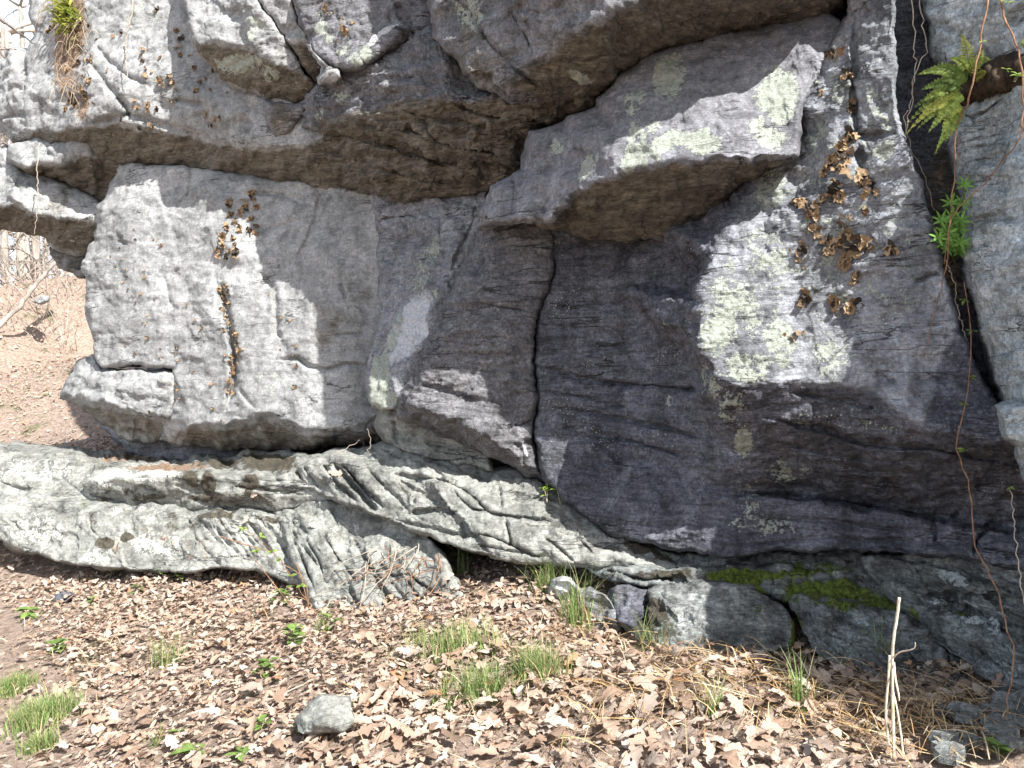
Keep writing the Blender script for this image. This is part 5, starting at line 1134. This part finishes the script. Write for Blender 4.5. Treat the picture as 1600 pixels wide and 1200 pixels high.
LT = [(225,72,8),(218,84,7),(222,96,8),(228,108,8),(224,118,7),(246,122,8),(250,135,8),(264,118,7),(268,130,9),(272,142,8),(280,60,8),(277,70,8),(279,84,7),(272,50,6),(242,18,6),(185,135,6),(178,54,5),(250,88,5),(208,158,8),(212,166,7),(230,160,7),(233,178,6),(248,168,5),(262,160,5),(320,180,7),(330,186,8),(328,196,7),(340,182,5),(300,104,6),(297,84,4),(312,128,6),(318,122,6),(330,110,5),(336,104,5),(355,143,4),(330,136,5),(308,140,6),(215,200,5),(228,205,5),(240,203,5),(252,207,5),(192,192,5),(165,110,4),(187,52,5)]
for x, y, s in LT: tripe(x, y, s * .9, 'brown rock tripe lichen on the pale sunlit buttress at upper left', 'rock tripe lichens on the upper left buttress')
for k in range(46):
    x = rt.gauss(118, 16); y = rt.uniform(30, 175); tripe(x, y, rt.uniform(4, 7), 'small brown rock tripe lichen among dry plants on the left shoulder', 'rock tripe lichens on the left shoulder')
for x, y in [(358,313),(378,310),(395,300),(402,308),(372,328),(362,338),(368,350),(358,356),(376,352),(350,372),(362,370),(368,380),(346,386),(356,392),(366,398),(340,394),(390,340),(402,346),(372,362),(385,318),(352,400),(398,322),(388,360)]:
    tripe(x + rt.uniform(-3, 3), y + rt.uniform(-3, 3), rt.uniform(5, 9), 'dark rock tripe lichen in the shaded cluster high on the great left block', 'rock tripe lichens in the shaded cluster of the left block')
for k in range(44):
    s = k / 43; x = np.interp(s, [0, .25, .6, 1], [350, 356, 367, 362]) + rt.gauss(0, 3); y = 445 + 170 * s; tripe(x, y, rt.uniform(3, 5.5), 'small dark rock tripe lichen along the vertical crack of the great left block', 'rock tripe lichens along the vertical crack')
for x, y in [(188,405),(193,422),(196,432),(222,425),(226,432),(190,440),(205,462),(212,470),(198,465),(238,470),(222,455),(228,492),(222,506),(208,553),(288,478),(310,515),(312,512),(302,502),(230,530),(195,540),(248,560),(275,545),(273,552),(277,565),(198,452),(170,402),(178,418),(248,545),(206,360),(250,385),(242,372),(210,375),(185,390),(300,580),(330,600),(232,640),(275,610),(278,625),(272,600),(420,455),(440,492),(450,500),(460,540),(455,555),(460,570),(436,545),(458,600),(350,556),(330,640),(345,655)]:
    tripe(x, y, rt.uniform(2.6, 4.6), 'tiny tan rock tripe lichen scattered on the sunlit great left block', 'tiny rock tripe lichens scattered on the left block', SMALLK)
# dead leaves caught on the ledges
for x, y, s, lab in ((188,852,.10,'orange tan leaf stuck upright on the low ledge slab'),(384,812,.07,'tan leaf caught in the upper cleft of the low ledge slab'),(398,776,.07,'brown leaf resting under the lip of the mossy tier'),(528,738,.08,'rust orange leaf caught on the foliated ledge crest'),(700,905,.09,'rust brown leaf caught at the end of the twisted foot'),(690,880,.08,'brown leaf lodged in the gap above the twisted foot'),(270,845,.04,'small leaf scrap on the low ledge slab'),(490,820,.05,'leaf scrap in a cleft of the twisted foot')):
    q, n = on_rock(x, y, 5); o = bpy.data.objects.new('fallen_leaf', lm[(x * 7) % len(lm)]); M4 = np.eye(4); M4[:3, :3] = rot_from(n, rt.uniform(0, 6), .5, 1.) * s; M4[:3, 3] = q + n * .01
    o.matrix_world = Matrix(M4.tolist()); COL.objects.link(o); tag(o, lab, 'leaf')

# ------------------------------------------------------------------ slate chips at the lower right
for k in range(30):
    px, py = rt.uniform(1452, 1610), rt.uniform(1118, 1200)
    p = on_ground(px, py); r_ = rt.uniform(.018, .042); n = rt.randint(5, 7)
    a0 = rt.uniform(0, 6.28); ring = [(r_ * rt.uniform(.7, 1.2) * math.cos(a0 + 6.283 * i / n), r_ * .75 * rt.uniform(.7, 1.2) * math.sin(a0 + 6.283 * i / n)) for i in range(n)]
    tl = (rt.uniform(-.25, .25), rt.uniform(-.3, .3)); h = rt.uniform(.008, .016)
    V = np.array([(x, y, h + tl[0] * x + tl[1] * y) for x, y in ring] + [(x * 1.08, y * 1.08, tl[0] * x + tl[1] * y - .01) for x, y in ring])
    Fc = [tuple(range(n))] + [(i, n + i, n + (i + 1) % n, (i + 1) % n) for i in range(n)]
    o = mesh_obj('slate_chip', V + p + [0, 0, .03 + .012 * (k % 3)], Fc, M_low, smooth=False); tag(o, 'small flat grey green slate chip in the pile at the lower right', 'slate chip', 'slate chips at the lower right corner')

# ------------------------------------------------------------------ bare trees beyond the trail
def bare_tree(px, py, d, H, lean, r0, mat, label, seed, nb=16, kids=5):
    r = random.Random(seed); b = np.array(ray(px, py, d)); b[2] = ground_z(b[None, :2])[0] - .2
    root = empty('bare_tree', b, label, 'tree', 'bare trees beyond the trail')
    top = b + np.array([lean[0] * H, lean[1] * H, H]); path = smooth_path([b, b * .6 + top * .4 + [r.gauss(0, .12), 0, 0], top], 14)
    mb = MB(); mb.add(*tube(rel(path, root), [r0 * 1.2, r0, r0 * .45], 9, .08)); mb.build('trunk', mat, root)
    mb = MB()
    def grow(p, dv, L, rr, lev):
        pts_ = [p]; q = p.copy(); dd = dv / np.linalg.norm(dv)
        for _ in range(5):
            dd = dd + np.array([r.gauss(0, .2), r.gauss(0, .2), r.gauss(.03, .15)]); dd /= np.linalg.norm(dd); q = q + dd * L / 5; pts_.append(q)
        mb.add(*tube(rel(pts_, root), [rr, rr * .35], 5 if lev < 2 else 3))
        if lev < 3:
            for _ in range(kids if lev < 2 else 3): i = r.randint(1, 5); grow(pts_[i], dd + np.array([r.gauss(0, .8), r.gauss(0, .8), r.gauss(.1, .5)]), L * r.uniform(.4, .65), rr * .5, lev + 1)
    for k in range(nb):
        i = r.randint(3, 13); a = r.uniform(0, 6.28); grow(path[i], np.array([math.cos(a), math.sin(a), r.uniform(.0, .8)]), H * r.uniform(.15, .3), r0 * .35, 1)
    mb.build('branches', mat, root)
for i, a in enumerate(((52,460,18.5,8,(-.07,0),.15,M_bark2,'thickest pale leaning tree under the overhang at far left'),(62,455,18.0,8,(-.11,.1),.08,M_bark,'dark slanting tree beside the pale one at far left'),(60,450,20,8,(.0,.1),.08,M_bark2,'straight pale sapling tree behind the dark slanting one'),(66,445,19,7,(.07,0),.06,M_bark,'slim tree leaning right under the overhang'),
     (16,470,18,8,(-.02,0),.08,M_bark,'tree cut by the left edge of the photo'),(-60,470,19,8,(.06,0),.14,M_bark2,'tall tree just off the left edge with twigs reaching in'),(36,450,23,8,(.02,.1),.06,M_bark2,'slender tree farther back beyond the trail'),(92,440,22,7,(-.02,.1),.05,M_bark2,'slender tree at the crest of the trail'))): bare_tree(*a, seed=90 + i)
mb = MB(); r = random.Random(4)
for k in range(170):
    px = r.uniform(-60, 125); b = on_ground(px, np.interp(px, [-60, 130], [520, 446]) - r.uniform(0, 8)) if False else np.array(ray(px, np.interp(px, [-60, 0, 130], [560, 505, 440]), r.uniform(14, 18.5)))
    b[2] = ground_z(b[None, :2])[0]; L = r.uniform(.5, 1.6); dv = np.array([r.gauss(0, .7), r.gauss(0, .4), 1.]); pts_ = [b]
    for _ in range(4): dv += np.array([r.gauss(0, .35), r.gauss(0, .3), r.gauss(0, .2)]); pts_.append(pts_[-1] + dv / np.linalg.norm(dv) * L / 4)
    mb.add(*tube(pts_, [.008, .002], 3))
o = mb.build('brush', M_bark2, origin=np.zeros(3)); tag(o, 'thicket of bare twigs along the crest of the trail', 'brush', kind='stuff')
b0 = ray(92, 402, 12.5)
vine('fallen_tree', 'fallen grey trunk slanting down to the left edge below the overhang', [(92,404,14.8),(60,440,14.4),(30,478,14),(-10,520,13.6)], [.035,.04,.045], M_bark, 'log', n=16, jit=.02)
o = build_rock('stone', 'small grey stone at the crest of the trail under the trees', RB, M_pale, [(52,470,14.2),(58,462,14.2),(68,458,14.2),(76,462,14.2),(74,470,14.1),(60,474,14.1)], edge=(5,.1), thick=.3, seed=61, big=.02)

def ground_stone(outline, top, label, mat, seed, h):
    O = []
    for x, y in outline:
        O.append((x, y, on_ground(x, max(y, top))[1] - h))
    b = min(o[2] for o in O)
    return build_rock('stone', label, RB, mat, [(x, y, b + (0.10 * (max(o[1] for o in outline) - y) / 60.0)) for x, y in outline], edge=(4,.02), thick=.12, seed=seed, big=.004, mid=.004, strat=.004, fine=.0015, fac=.35, wamp=.5,
                      creases=[[(outline[0][0], outline[0][1], b + .03), (outline[0][0] + .45 * (outline[3][0] - outline[0][0]), outline[0][1] + .1 * (outline[0][1] - outline[1][1]), b - .03), (outline[5][0], outline[5][1], b)]])
ground_stone([(470,1122),(482,1096),(500,1086),(545,1086),(549,1106),(556,1130),(540,1144),(500,1148),(474,1148)], 1100, 'flat grey blue stone lying in the brown leaves in the foreground', M_green, 41, .07)
ground_stone([(78,938),(88,927),(98,924),(106,926),(113,932),(113,937),(104,941),(92,943),(82,942)], 930, 'small dark blue stone at the left edge of the leaves', M_dark, 42, .04)
